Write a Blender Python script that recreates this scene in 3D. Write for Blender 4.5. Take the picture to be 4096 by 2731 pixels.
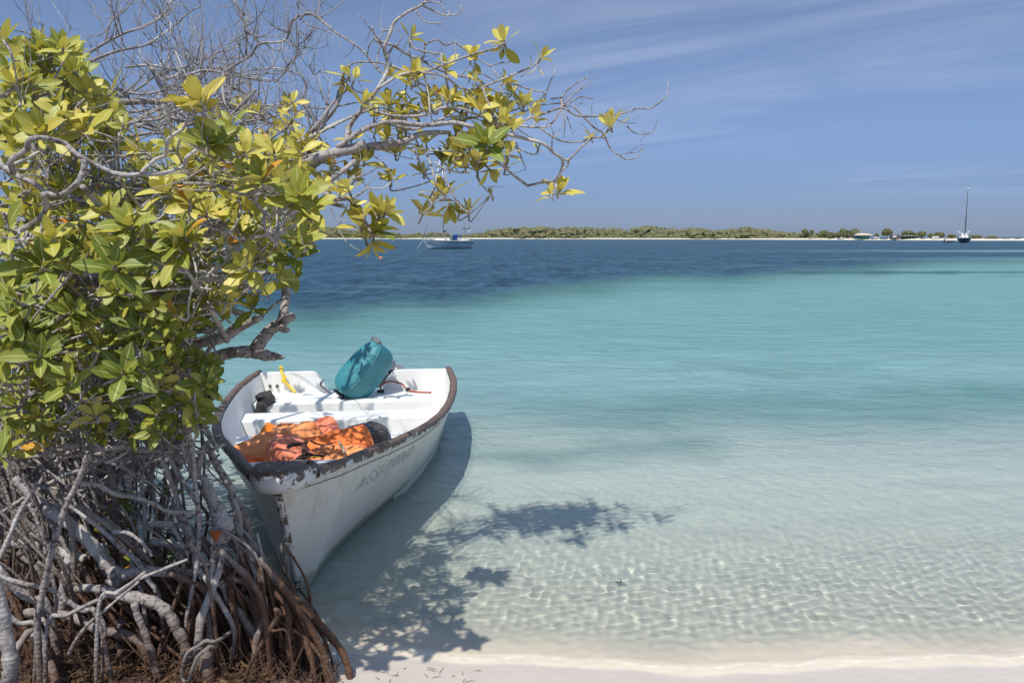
import bpy, bmesh, math, random
import numpy as np
from mathutils import Vector, Matrix, Quaternion
R = math.radians
for o in list(bpy.data.objects): bpy.data.objects.remove(o)
SC = bpy.context.scene
COL = SC.collection
rnd = random.Random(7)

# ---------------------------------------------------------------- camera
F = 796.44; CAM_H = 1.9
TILT = math.atan((341 - 236.5) / F)
cd = bpy.data.cameras.new('camera'); cam = bpy.data.objects.new('camera', cd); COL.objects.link(cam)
cam.location = (0, 0, CAM_H); cam.rotation_euler = (math.pi / 2 - TILT, 0, 0)
cd.lens = 28; cd.sensor_width = 36; cd.clip_start = 0.05; cd.clip_end = 20000
SC.camera = cam

# ---------------------------------------------------------------- sun and sky
SUN_DIR = Vector((-0.22, -0.53, 1.0)).normalized()      # towards the sun
sun_elev = math.asin(SUN_DIR.z); sun_az = math.atan2(SUN_DIR.x, SUN_DIR.y)
ld = bpy.data.lights.new('sun', 'SUN'); ld.energy = 3.6; ld.angle = R(0.53); ld.color = (1.0, 0.95, 0.86)
sun = bpy.data.objects.new('sun', ld); COL.objects.link(sun)
sun.rotation_euler = SUN_DIR.to_track_quat('Z', 'Y').to_euler()
try: ld.cycles.is_caustics_light = True
except Exception as e: print('caustics light', e)

W = bpy.data.worlds.new('World'); SC.world = W; W.use_nodes = True
nt = W.node_tree; nt.nodes.clear()
def N(t, kind, **kw):
    n = t.nodes.new(kind)
    for k, v in kw.items():
        if hasattr(n, k): setattr(n, k, v)
    return n
def LK(t, a, b): t.links.new(a, b)
def math_(t, op, a, b=None, c=None, clamp=False):
    n = t.nodes.new('ShaderNodeMath'); n.operation = op; n.use_clamp = clamp
    for i, v in enumerate((a, b, c)):
        if v is None: continue
        if isinstance(v, (int, float)): n.inputs[i].default_value = v
        else: t.links.new(v, n.inputs[i])
    return n.outputs[0]
def mixc(t, fac, a, b, mode='MIX'):
    n = t.nodes.new('ShaderNodeMix'); n.data_type = 'RGBA'; n.blend_type = mode
    for s, v in ((n.inputs[0], fac), (n.inputs[6], a), (n.inputs[7], b)):
        if isinstance(v, (int, float)): s.default_value = v
        elif isinstance(v, tuple): s.default_value = (v[0], v[1], v[2], 1)
        else: t.links.new(v, s)
    return n.outputs[2]
def ramp(t, fac, stops, interp='LINEAR'):
    n = t.nodes.new('ShaderNodeValToRGB'); n.color_ramp.interpolation = interp
    el = n.color_ramp.elements
    while len(el) < len(stops): el.new(0.5)
    for e, (p, c) in zip(el, stops):
        e.position = p; e.color = (c[0], c[1], c[2], 1) if isinstance(c, tuple) else (c, c, c, 1)
    t.links.new(fac, n.inputs[0]); return n.outputs[0]
def noise(t, vec, scale, detail=4, rough=0.55, dist=0.0, dim='3D', out=0):
    n = t.nodes.new('ShaderNodeTexNoise'); n.noise_dimensions = dim
    n.inputs['Scale'].default_value = scale; n.inputs['Detail'].default_value = detail
    n.inputs['Roughness'].default_value = rough; n.inputs['Distortion'].default_value = dist
    if vec is not None: t.links.new(vec, n.inputs['Vector'])
    return n.outputs[out]
def mapping(t, vec, scale=(1, 1, 1), loc=(0, 0, 0), rot=(0, 0, 0)):
    n = t.nodes.new('ShaderNodeMapping'); n.inputs['Scale'].default_value = scale
    n.inputs['Location'].default_value = loc; n.inputs['Rotation'].default_value = rot
    t.links.new(vec, n.inputs['Vector']); return n.outputs[0]

sky = N(nt, 'ShaderNodeTexSky'); sky.sky_type = 'NISHITA'; sky.sun_disc = False
sky.sun_elevation = sun_elev; sky.sun_rotation = sun_az
sky.altitude = 0; sky.air_density = 1.0; sky.dust_density = 0.15; sky.ozone_density = 4.0
tc = N(nt, 'ShaderNodeTexCoord')
sep = N(nt, 'ShaderNodeSeparateXYZ'); LK(nt, tc.outputs['Generated'], sep.inputs[0])
# thin cirrus: the view direction projected on a high flat layer, streaked noise
zc = math_(nt, 'ADD', math_(nt, 'MAXIMUM', sep.outputs[2], 0.0), 0.12)
comb = N(nt, 'ShaderNodeCombineXYZ')
LK(nt, math_(nt, 'DIVIDE', sep.outputs[0], zc), comb.inputs[0]); LK(nt, math_(nt, 'DIVIDE', sep.outputs[1], zc), comb.inputs[1])
rv = mapping(nt, comb.outputs[0], rot=(0, 0, R(30)))
cv = mapping(nt, rv, scale=(0.38, 1.6, 1), loc=(3.1, 0.4, 0))
c1 = noise(nt, cv, 1.25, 9, 0.60, 1.1); c2 = noise(nt, comb.outputs[0], 0.42, 3, 0.5, 0.5)
cl = math_(nt, 'MULTIPLY', ramp(nt, c1, [(0.42, 0.0), (0.74, 1.0)]), ramp(nt, c2, [(0.40, 0.0), (0.64, 1.0)]))
right = ramp(nt, math_(nt, 'ADD', math_(nt, 'MULTIPLY', sep.outputs[0], 0.9), 0.45), [(0.30, 0.25), (0.75, 1.0)])
low = ramp(nt, sep.outputs[2], [(0.03, 0.0), (0.13, 1.0)])
cl = math_(nt, 'MULTIPLY', math_(nt, 'MULTIPLY', cl, right), math_(nt, 'MULTIPLY', low, 0.48))
grad = ramp(nt, sep.outputs[2], [(0.0, (0.165, 0.215, 0.400)), (0.05, (0.22, 0.260, 0.420)), (0.12, (0.345, 0.360, 0.475)), (0.22, (0.49, 0.455, 0.505)), (0.38, (0.60, 0.525, 0.525)), (0.60, (1.10, 1.0, 0.88)), (1.0, (1.50, 1.34, 1.12))])  # upper sky, out of view, brightened and whitened to add ambient fill
tint = mixc(nt, 1.0, sky.outputs[0], grad, 'MULTIPLY')
skyc = mixc(nt, cl, tint, (5.0, 5.1, 5.4))
bg = N(nt, 'ShaderNodeBackground'); bg.inputs[1].default_value = 0.15
LK(nt, skyc, bg.inputs[0])
wo = N(nt, 'ShaderNodeOutputWorld'); LK(nt, bg.outputs[0], wo.inputs[0])

vs = SC.view_settings; vs.view_transform = 'Standard'; vs.look = 'None'; vs.gamma = 1.0; vs.exposure = 0.36; vs.use_curve_mapping = False
SC.render.engine = 'CYCLES'
cy = SC.cycles
cy.use_denoising = True; cy.max_bounces = 8; cy.diffuse_bounces = 3; cy.glossy_bounces = 3; cy.transmission_bounces = 6; cy.transparent_max_bounces = 8
cy.caustics_reflective = False; cy.caustics_refractive = True; cy.blur_glossy = 0.5; cy.sample_clamp_indirect = 6
cy.use_adaptive_sampling = True; cy.adaptive_threshold = 0.01
# ---------------------------------------------------------------- helpers
def ray(px, py):
    x = (px - 512) / F; y = -(py - 341) / F; c, s = math.cos(TILT), math.sin(TILT)
    return Vector((x, c + y * s, -s + y * c))
K = 1024 / 4096
def at(x, y, Y):                # point of the photograph (4096 scale) at the ground distance Y
    d = ray(x * K, y * K); k = Y / d.y
    return Vector((d.x * k, Y, CAM_H + d.z * k))
def atz(x, y, z):               # the same on the level z
    d = ray(x * K, y * K); k = (z - CAM_H) / d.z
    return Vector((d.x * k, d.y * k, z))
def mesh_obj(name, verts, faces, mat=None, parent=None, smooth=True, mats=None, fm=None):
    me = bpy.data.meshes.new(name)
    me.from_pydata([tuple(v) for v in verts], [], faces); me.update()
    for m in (mats or ([mat] if mat else [])): me.materials.append(m)
    if fm is not None: me.polygons.foreach_set('material_index', fm)
    if smooth: me.polygons.foreach_set('use_smooth', [True] * len(me.polygons))
    o = bpy.data.objects.new(name, me); COL.objects.link(o)
    if parent is not None: o.parent = parent
    return o
def tag(o, label=None, cat=None, group=None, kind=None):
    if label: o['label'] = label
    if cat: o['category'] = cat
    if group: o['group'] = group
    if kind: o['kind'] = kind
    return o
def empty(name, loc=(0, 0, 0), label=None, cat=None, group=None, rot=None):
    o = bpy.data.objects.new(name, None); COL.objects.link(o); o.location = loc
    o.empty_display_size = 0.1
    if rot is not None: o.rotation_euler = rot
    return tag(o, label, cat, group)
class MB:
    """mesh collector"""
    def __init__(s): s.v = []; s.f = []; s.m = []
    def add(s, v, f, m=0):
        n = len(s.v); s.v += [tuple(p) for p in v]; s.f += [tuple(i + n for i in q) for q in f]; s.m += [m] * len(f); return s
    def build(s, name, mat, parent=None, smooth=True, bevel=0, auto=None):
        mats = mat if isinstance(mat, (list, tuple)) else [mat]
        o = mesh_obj(name, s.v, s.f, parent=parent, smooth=smooth, mats=mats, fm=s.m)
        if bevel:
            b = o.modifiers.new('bevel', 'BEVEL'); b.width = bevel; b.segments = 2; b.limit_method = 'ANGLE'
        if auto is not None:
            try: o.data.set_sharp_from_angle(angle=R(auto))
            except Exception: pass
        return o
    def box(s, c, size, rot=None, m=0, taper=1.0):
        c = Vector(c); x, y, z = (a / 2 for a in size); q = rot or Matrix.Identity(3)
        P = []
        for sz in (-1, 1):
            k = taper if sz > 0 else 1
            for sx, sy in ((-1, -1), (1, -1), (1, 1), (-1, 1)): P.append(c + q @ Vector((sx * x * k, sy * y * k, sz * z)))
        return s.add(P, [(3, 2, 1, 0), (4, 5, 6, 7), (0, 1, 5, 4), (1, 2, 6, 5), (2, 3, 7, 6), (3, 0, 4, 7)], m)
    def tube(s, pts, rad, sides=8, m=0, cap=True, flat=1.0):
        v, f = tube_geo(pts, rad, sides, cap, flat); return s.add(v, f, m)
def smooth_path(pts, rad, step=None, sub=4):
    """Catmull-Rom through pts (with radii)"""
    P = [Vector(p) for p in pts]; n = len(P)
    if not isinstance(rad, (list, tuple)): rad = [rad] * n
    if len(rad) == 2 and n != 2: rad = [rad[0] + (rad[1] - rad[0]) * i / (n - 1) for i in range(n)]
    if n == 2: sub = max(sub, 2)
    out = []; orr = []
    for i in range(n - 1):
        p0 = P[i - 1] if i else P[0] * 2 - P[1]; p1, p2 = P[i], P[i + 1]; p3 = P[i + 2] if i + 2 < n else P[-1] * 2 - P[-2]
        for k in range(sub):
            t = k / sub; t2 = t * t; t3 = t2 * t
            out.append(0.5 * ((2 * p1) + (p2 - p0) * t + (2 * p0 - 5 * p1 + 4 * p2 - p3) * t2 + (3 * p1 - p0 - 3 * p2 + p3) * t3))
            orr.append(rad[i] + (rad[i + 1] - rad[i]) * t)
    out.append(P[-1]); orr.append(rad[-1]); return out, orr
def tube_geo(pts, rad, sides=8, cap=True, flat=1.0, wob=0.0, seed=0):
    P = [Vector(p) for p in pts]; n = len(P)
    if not isinstance(rad, (list, tuple)): rad = [rad] * n
    if len(rad) == 2 and n != 2: rad = [rad[0] + (rad[1] - rad[0]) * i / (n - 1) for i in range(n)]
    rr = random.Random(seed)
    v = []; f = []; up = None
    for i in range(n):
        t = (P[min(i + 1, n - 1)] - P[max(i - 1, 0)])
        if t.length < 1e-9: t = Vector((0, 0, 1))
        t.normalize()
        if up is None:
            up = Vector((0, 0, 1)) if abs(t.z) < 0.9 else Vector((1, 0, 0))
        a = up - t * up.dot(t)
        if a.length < 1e-6: a = t.orthogonal()
        a.normalize(); b = t.cross(a); up = a
        k = 1 + (rr.uniform(-wob, wob) if wob else 0)
        for j in range(sides):
            an = 2 * math.pi * j / sides
            w = 1 + (rr.uniform(-wob, wob) * 0.7 if wob else 0)
            v.append(P[i] + (a * math.cos(an) * flat + b * math.sin(an)) * rad[i] * k * w)
    for i in range(n - 1):
        for j in range(sides):
            k = (j + 1) % sides
            f.append((i * sides + j, i * sides + k, (i + 1) * sides + k, (i + 1) * sides + j))
    if cap:
        f.append(tuple(range(sides - 1, -1, -1))); f.append(tuple((n - 1) * sides + j for j in range(sides)))
    return v, f
def newmat(name):
    m = bpy.data.materials.new(name); m.use_nodes = True; t = m.node_tree
    b = t.nodes['Principled BSDF']; return m, t, b
def simple(name, col, rough=0.5, metal=0.0, var=0.0, vscale=8.0, bump=0.0, bscale=60.0, spec=None, emis=None, dark=None):
    """plain painted / fabric / metal surface with a little uneven wear"""
    m, t, b = newmat(name); b.inputs['Roughness'].default_value = rough; b.inputs['Metallic'].default_value = metal
    tcn = N(t, 'ShaderNodeTexCoord'); ob = tcn.outputs['Object']
    c2 = dark or tuple(c * (1 - var) for c in col)
    c = mixc(t, ramp(t, noise(t, ob, vscale, 5, 0.6), [(0.35, 0.0), (0.7, 1.0)]), col, c2); LK(t, c, b.inputs['Base Color'])
    if spec is not None: b.inputs['Specular IOR Level'].default_value = spec
    if bump:
        bn = N(t, 'ShaderNodeBump'); bn.inputs['Strength'].default_value = bump; bn.inputs['Distance'].default_value = 0.01
        LK(t, noise(t, ob, bscale, 4, 0.6), bn.inputs['Height']); LK(t, bn.outputs[0], b.inputs['Normal'])
    return m
# ---------------------------------------------------------------- water, seabed and beach
SHORE = 3.40
def sst(a, b, x):
    t = np.clip((x - a) / (b - a), 0, 1); return t * t * (3 - 2 * t)
def shore_y(x):
    return SHORE - 0.10 * np.exp(-((x - 0.9) / 0.9) ** 2) + 0.10 * np.exp(-((x + 0.9) / 0.5) ** 2) + 0.012 * np.sin(x * 5.1) + 0.008 * np.sin(x * 13 + 1)
def bed_z(x, y):
    d = y - shore_y(x)
    z = np.where(d < 0, -d * 0.075, -0.11 * d)
    z = np.where(d > 0.4, -0.044 - (d - 0.4) * 0.045, z)
    z = np.where(d > 3, -0.161 - (d - 3) * 0.075, z)
    z = np.where(d > 9, -0.60 - (d - 9) * 0.10, z)
    z = np.maximum(z, -5.0)
    # mud bank under the mangrove
    ex = np.interp(y, [2.0, 3.3, 3.7, 4.3, 5.0, 8.0, 14.0], [-0.55, -0.80, -1.32, -1.80, -2.35, -3.6, -6.0])
    bank = sst(0.10, -0.45, x - ex) * sst(13.0, 8.0, y)
    return z + bank * np.clip(0.17 - z, 0, 1.2) * 0.95
def fbm(x, y, seed, scales, slope):
    r = np.random.RandomState(seed); h = np.zeros_like(x)
    for lam, n, a in scales:
        for _ in range(n):
            l = lam * r.uniform(0.75, 1.35); th = r.normal(0.25, slope); k = 2 * np.pi / l
            h += a * np.sin(k * (np.sin(th) * x + np.cos(th) * y) + r.uniform(0, 7))
    return h
def grid_mesh(name, X, Y, Z, mat):
    ny, nx = X.shape
    me = bpy.data.meshes.new(name)
    co = np.stack([X, Y, Z], -1).reshape(-1, 3).astype(np.float32)
    i = np.arange(ny * nx).reshape(ny, nx)
    q = np.stack([i[:-1, :-1], i[:-1, 1:], i[1:, 1:], i[1:, :-1]], -1).reshape(-1, 4).astype(np.int32)
    me.vertices.add(len(co)); me.vertices.foreach_set('co', co.ravel())
    me.loops.add(q.size); me.loops.foreach_set('vertex_index', q.ravel())
    me.polygons.add(len(q)); me.polygons.foreach_set('loop_start', np.arange(0, q.size, 4, dtype=np.int32))
    me.polygons.foreach_set('use_smooth', np.ones(len(q), bool))
    me.update(calc_edges=True); me.validate()
    me.materials.append(mat)
    o = bpy.data.objects.new(name, me); COL.objects.link(o); return o
def add_attr(o, name, arr):
    a = o.data.color_attributes.new(name, 'FLOAT_COLOR', 'POINT')
    c = np.ones((arr.shape[0], 4), np.float32); c[:, :arr.shape[1]] = arr
    a.data.foreach_set('color', c.ravel())

# --- water material
wm, wt, wb = newmat('sea_water'); wt.nodes.remove(wb)
geo = N(wt, 'ShaderNodeNewGeometry'); pos = geo.outputs['Position']
at_ = N(wt, 'ShaderNodeVertexColor'); at_.layer_name = 'bed'
sp = N(wt, 'ShaderNodeSeparateColor'); LK(wt, at_.outputs[0], sp.inputs[0])
# R: seagrass, G: how cloudy / deep the water stands, B: pale shoal
patch = noise(wt, mapping(wt, pos, (0.10, 0.28, 1)), 1.0, 6, 0.6, 0.6)
grass = math_(wt, 'ADD', sp.outputs[0], math_(wt, 'MULTIPLY', math_(wt, 'SUBTRACT', patch, 0.5), math_(wt, 'ADD', 0.35, math_(wt, 'MULTIPLY', sp.outputs[0], 1.1))))
grass = ramp(wt, grass, [(0.14, 0.0), (0.90, 1.0)])
fine = ramp(wt, math_(wt, 'MULTIPLY', math_(wt, 'ADD', noise(wt, mapping(wt, pos, (0.8, 2.4, 1)), 1.0, 5, 0.6, 0.3), noise(wt, mapping(wt, pos, (0.16, 0.75, 1)), 1.0, 7, 0.75, 0.5)), 0.5), [(0.40, 0.0), (0.60, 1.0)])  # ripple facets, lighter and darker, painted into the water colour
turq = mixc(wt, fine, (0.146, 0.290, 0.300), (0.170, 0.325, 0.335))
pale = mixc(wt, sp.outputs[2], turq, (0.52, 0.60, 0.535))
chop = ramp(wt, math_(wt, 'MULTIPLY', math_(wt, 'ADD', noise(wt, mapping(wt, pos, (1.9, 0.75, 1)), 1.0, 3, 0.6, 0.2), noise(wt, mapping(wt, pos, (0.55, 0.16, 1)), 1.0, 5, 0.7, 0.2)), 0.5), [(0.38, 0.0), (0.62, 1.0)])  # light and dark wave facets painted into the deep-water colour
deep = mixc(wt, chop, (0.004, 0.024, 0.058), (0.042, 0.115, 0.170))
grs = mixc(wt, at_.outputs[1], deep, deep)
mid = mixc(wt, fine, (0.070, 0.180, 0.165), (0.10, 0.225, 0.205))
dcol = mixc(wt, sp.outputs[1], mid, deep)
wsh = N(wt, 'ShaderNodeAttribute'); wsh.attribute_name = 'wash'
fm_ = N(wt, 'ShaderNodeAttribute'); fm_.attribute_name = 'foam'
body0 = mixc(wt, wsh.outputs['Fac'], mixc(wt, grass, pale, dcol), mixc(wt, noise(wt, pos, 9, 5, .6), (0.56, 0.485, 0.385), (0.66, 0.585, 0.485)))
body = mixc(wt, math_(wt, 'MULTIPLY', fm_.outputs['Fac'], ramp(wt, noise(wt, pos, 22, 4, .7), [(0.38, 0.15), (0.6, 1.0)])), body0, (0.78, 0.725, 0.64))
dif = N(wt, 'ShaderNodeBsdfDiffuse'); LK(wt, body, dif.inputs[0])
refr = N(wt, 'ShaderNodeBsdfRefraction'); refr.inputs['IOR'].default_value = 1.33; refr.inputs['Roughness'].default_value = 0.0
refr.inputs[0].default_value = (0.94, 0.99, 0.965, 1)
op = N(wt, 'ShaderNodeAttribute'); op.attribute_name = 'cloud'
opf = op.outputs['Fac']
mx = N(wt, 'ShaderNodeMixShader'); LK(wt, opf, mx.inputs[0]); LK(wt, refr.outputs[0], mx.inputs[1]); LK(wt, dif.outputs[0], mx.inputs[2])
gl = N(wt, 'ShaderNodeBsdfGlossy'); gl.inputs['Roughness'].default_value = 0.06
# ripples: fine relief far out, the near water is real waves
cdn = N(wt, 'ShaderNodeCameraData')
w1 = noise(wt, mapping(wt, pos, (1.0, 2.0, 1), rot=(0, 0, R(8))), 1.1, 7, 0.62, 0.4)
w2 = noise(wt, mapping(wt, pos, (0.42, 0.34, 1), rot=(0, 0, R(-6))), 1.0, 5, 0.6, 0.5)
w3 = noise(wt, mapping(wt, pos, (0.09, 0.07, 1), rot=(0, 0, R(5))), 1.0, 5, 0.6, 0.5)
w0 = noise(wt, mapping(wt, pos, (4.5, 11.0, 1), rot=(0, 0, R(-4))), 1.0, 4, 0.6, 0.3)
w1 = math_(wt, 'ADD', math_(wt, 'ADD', w1, math_(wt, 'MULTIPLY', w0, 0.16)), math_(wt, 'ADD', math_(wt, 'MULTIPLY', w2, 1.3), math_(wt, 'MULTIPLY', w3, 3.5)))
bn = N(wt, 'ShaderNodeBump'); bn.inputs['Distance'].default_value = 0.22; bn.inputs['Strength'].default_value = 1.0
LK(wt, w1, bn.inputs['Height'])
bmix = N(wt, 'ShaderNodeAttribute'); bmix.attribute_name = 'rough'
LK(wt, bmix.outputs['Fac'], bn.inputs['Strength'])
for n_ in (gl, dif): LK(wt, bn.outputs[0], n_.inputs['Normal'])
fr = N(wt, 'ShaderNodeFresnel'); fr.inputs[0].default_value = 1.33; LK(wt, bn.outputs[0], fr.inputs['Normal'])
LK(wt, math_(wt, 'ADD', 0.05, math_(wt, 'MULTIPLY', bmix.outputs['Fac'], 0.22)), gl.inputs['Roughness'])
# a choppy surface hides its own grazing facets, so far water never turns into a mirror
frm = math_(wt, 'MULTIPLY', fr.outputs[0], math_(wt, 'SUBTRACT', 1.0, math_(wt, 'MULTIPLY', bmix.outputs['Fac'], 0.55)))
m2 = N(wt, 'ShaderNodeMixShader'); LK(wt, frm, m2.inputs[0]); LK(wt, mx.outputs[0], m2.inputs[1]); LK(wt, gl.outputs[0], m2.inputs[2])
LK(wt, m2.outputs[0], wt.nodes['Material Output'].inputs['Surface'])

def water_fields(X, Y):
    h = fbm(X, Y, 3, [(0.62, 7, 0.0012), (0.30, 9, 0.0007), (0.16, 12, 0.00055), (0.105, 12, 0.00035)], 1.0)
    h = h + fbm(X, Y, 8, [(0.085, 16, 0.00070), (0.055, 16, 0.00034)], 1.2) * (0.35 + 0.65 * sst(1.9, 1.1, Y - shore_y(X)))
    fade = sst(26, 12, Y)
    d = Y - shore_y(X)
    h = h * (1 - 0.30 * sst(0.8, 1.6, d)) * fade * (0.10 + 0.90 * sst(0.0, 0.45, d))
    # the last little swash wave along the beach
    h += 0.004 * np.exp(-((d - 0.02) / 0.04) ** 2) + 0.005 * np.exp(-((d - 0.46 - 0.05 * np.sin(X * 2.3)) / 0.07) ** 2)
    A = X / np.maximum(Y, 1)
    # boundary of the sand flat
    Yb = np.interp(A, [-1, -.3, 0, .15, .3, .45, .66, 1.5], [13.5, 14.5, 20.5, 27, 33, 41, 54, 66]) * (1 + 0.05 * np.sin(A * 14) + 0.03 * np.sin(A * 37 + 1))
    g = sst(-0.34, 0.36, (Y - Yb) / Yb) * 1.02
    # darker weed bars on the flat near by
    wx = 0.55 * np.sin(Y * 2.3 + X * 0.7) + 0.35 * np.sin(X * 1.9 + 2) + 0.2 * np.sin(Y * 5.1 - X * 1.3)
    wy = 0.22 * np.sin(X * 1.7 + 1) + 0.14 * np.sin(X * 4.3 + Y) + 0.08 * np.sin(X * 9.1 - Y * 3)
    def blob(cx, cy, rx, ry, s=1.0): return s * np.exp(-(((X + wx - cx) / rx) ** 2 + ((Y + wy * (ry / 0.6) - cy) / ry) ** 2))
    near = blob(0.5, 7.0, 1.1, 0.5, 0.55) + 0.62 * np.exp(-((Y + wy - 8.3 - 0.16 * X) / 1.15) ** 2) * sst(-0.6, 1.6, X + wx) + blob(4.0, 11.6, 2.0, 0.9, 0.45) + blob(4.5, 6.0, 1.3, .22, .35) + blob(1.2, 13, 2.5, 0.8, .2)
    far = blob(21, 43, 9, 1.6, 0.9) + blob(27, 38.5, 5, .9, 0.8)
    shoal = blob(82, 108, 38, 8, 1.0) + blob(60, 70, 30, 9, .55)
    weed = blob(120, 170, 80, 18, 1.0)
    G = np.clip(np.maximum(g, 0) * (1 - np.clip(shoal, 0, 1)) + near + far + weed * 0.5, 0, 1)
    deepness = np.clip(sst(0.0, 0.6, (Y - Yb) / Yb) + 0.75 * far + sst(100, 160, Y), 0, 1)
    palev = sst(9.5, 5.2, Y) * 0.85 + 0.10 * sst(16, 9, Y)
    cloud = 0.05 + 0.15 * sst(3.9, 4.5, Y) + 0.33 * sst(4.4, 6.4, Y) + 0.45 * sst(6.4, 11.0, Y)
    cloud = np.clip(cloud + 0.3 * near * sst(5, 7, Y), 0, 1)
    rough = 0.12 + 0.78 * sst(5, 14, Y)
    edge = d + 0.03 * np.sin(X * 3.3) + 0.02 * np.sin(X * 9 + 2)
    wash = sst(0.50, 0.10, edge); cloud = np.maximum(cloud, 0.80 * sst(0.42, 0.08, edge)); cloud = np.maximum(cloud, sst(0.12, 0.06, d))
    foam = 0.75 * np.exp(-((d - 0.035 - 0.012 * np.sin(X * 7.0) - 0.008 * np.sin(X * 19)) / 0.012) ** 2) + 0.25 * np.exp(-((d - 0.24 - 0.04 * np.sin(X * 2.9)) / 0.03) ** 2)
    return h, G, deepness, palev, cloud, rough, wash, foam
ys = list(np.arange(3.2, 6.5, 0.013)) + list(np.arange(6.5, 12.0, 0.022)); y = 12.0
while y < 9000: ys.append(y); y *= 1.014 if y < 400 else 1.05
ys = np.array(ys)
an = np.concatenate([np.linspace(-1.5, -0.7, 24, endpoint=False), np.linspace(-0.7, 0.7, 640), np.linspace(0.7, 1.5, 25)[1:]])
YY, AA = np.meshgrid(ys, an, indexing='ij'); XX = AA * YY
h, G, dp, pv, cloud, rg, wash, foam = water_fields(XX, YY)
sea = grid_mesh('sea', XX, YY, h, wm); tag(sea, kind='structure')
add_attr(sea, 'bed', np.stack([G.ravel(), dp.ravel(), pv.ravel()], -1))
for nme, arr in (('cloud', cloud), ('rough', rg), ('wash', wash), ('foam', foam)):
    a = sea.data.attributes.new(nme, 'FLOAT', 'POINT'); a.data.foreach_set('value', arr.ravel().astype(np.float32))

# --- sand
sm, st, sb = newmat('sand')
ps = N(st, 'ShaderNodeNewGeometry').outputs['Position']
sepz = N(st, 'ShaderNodeSeparateXYZ'); LK(st, ps, sepz.inputs[0])
n1 = noise(st, ps, 3.0, 6, 0.6); n2 = noise(st, ps, 160, 3, 0.6)
base = mixc(st, n1, (0.66, 0.585, 0.50), (0.74, 0.665, 0.58))
base = mixc(st, math_(st, 'MULTIPLY', ramp(st, n2, [(0.45, 0.0), (0.75, 1.0)]), 0.35), base, (0.52, 0.45, 0.38))
wet = ramp(st, sepz.outputs[2], [(0.0, 0.0), (0.015, 1.0), (0.05, 1.0), (0.09, 0.5)])
mud = N(st, 'ShaderNodeAttribute'); mud.attribute_name = 'mud'
base = mixc(st, mud.outputs['Fac'], base, mixc(st, noise(st, ps, 22, 6, .7), (0.025, 0.016, 0.011), (0.12, 0.078, 0.052)))
coral = ramp(st, sepz.outputs[2], [(0.0, 0.0), (1.0, 0.0)])
dpt = N(st, 'ShaderNodeMapRange'); dpt.inputs['From Min'].default_value = -0.02; dpt.inputs['From Max'].default_value = -0.14; LK(st, sepz.outputs[2], dpt.inputs['Value'])
base = mixc(st, math_(st, 'MULTIPLY', dpt.outputs[0], math_(st, 'SUBTRACT', 1.0, mud.outputs['Fac'])), base, mixc(st, n1, (0.76, 0.745, 0.69), (0.84, 0.825, 0.775)))
damp = ramp(st, sepz.outputs[2], [(0.0, 0.0), (0.004, 1.0)])
base = mixc(st, math_(st, 'MULTIPLY', damp, math_(st, 'SUBTRACT', 1.0, mud.outputs['Fac'])), base, mixc(st, n1, (0.46, 0.405, 0.36), (0.56, 0.50, 0.45)))
LK(st, base, sb.inputs['Base Color'])
sb.inputs['Roughness'].default_value = 0.55
bs = N(st, 'ShaderNodeBump'); bs.inputs['Strength'].default_value = 0.6; bs.inputs['Distance'].default_value = 0.012
LK(st, math_(st, 'ADD', noise(st, ps, 14, 6, 0.6), math_(st, 'MULTIPLY', n2, 0.12)), bs.inputs['Height']); LK(st, bs.outputs[0], sb.inputs['Normal'])
ys2 = np.concatenate([np.arange(-6, 3, 0.12), np.arange(3, 9, 0.03), np.arange(9, 20, 0.15), np.geomspace(20, 9000, 60)])
xs2 = np.concatenate([-np.geomspace(4000, 6, 30), np.arange(-5.9, 6, 0.05), np.geomspace(6, 4000, 30)])
Y2, X2 = np.meshgrid(ys2, xs2, indexing='ij')
Z2 = bed_z(X2, Y2)
Z2 = Z2 + 0.004 * fbm(X2, Y2, 9, [(0.9, 4, 1.0), (0.25, 5, 0.3)], 1.5) * sst(60, 20, Y2) * (0.15 + 0.85 * sst(0.5, 1.6, Y2 - shore_y(X2)))
bed = grid_mesh('beach_and_seabed', X2, Y2, Z2, sm); tag(bed, kind='structure')
EX = np.interp(Y2, [2.0, 3.3, 3.7, 4.3, 5.0, 8.0, 14.0], [-0.55, -0.80, -1.32, -1.80, -2.35, -3.6, -6.0]); mudf = sst(0.06, -0.25, X2 - EX) * sst(14, 8, Y2)
a = bed.data.attributes.new('mud', 'FLOAT', 'POINT'); a.data.foreach_set('value', mudf.ravel().astype(np.float32))
try:
    sea.cycles.is_caustics_caster = True
    bed.cycles.is_caustics_receiver = True
except Exception as e: print('caustics', e)
# ---------------------------------------------------------------- the white fishing boat
from mathutils import noise as mnoise
BO = Vector((-1.10, 3.60, 0)); BA = math.atan2(0.115, 0.993)
BM = Matrix.Translation(BO) @ Matrix.Rotation(BA, 4, 'Z')
def interp(tab, s):
    return float(np.interp(s, [a for a, _ in tab], [b for _, b in tab]))
WS = [(0, .085), (.1, .118), (.25, .17), (.5, .262), (.8, .36), (1.2, .505), (1.6, .655), (1.9, .745), (2.2, .82), (2.6, .89), (3.0, .94), (3.4, .975), (3.8, .995), (4.2, .99), (4.6, .97)]
ZS = [(0, .765), (.25, .735), (.5, .70), (.8, .665), (1.2, .62), (1.7, .58), (2.3, .55), (3.0, .53), (4.6, .52)]
PS = [(0, 1.0), (.5, .93), (.8, .84), (1.1, .72), (1.4, .62), (1.76, .48), (2.14, .35), (2.6, .265), (3.2, .19), (4.0, .125), (4.6, .11)]
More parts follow.
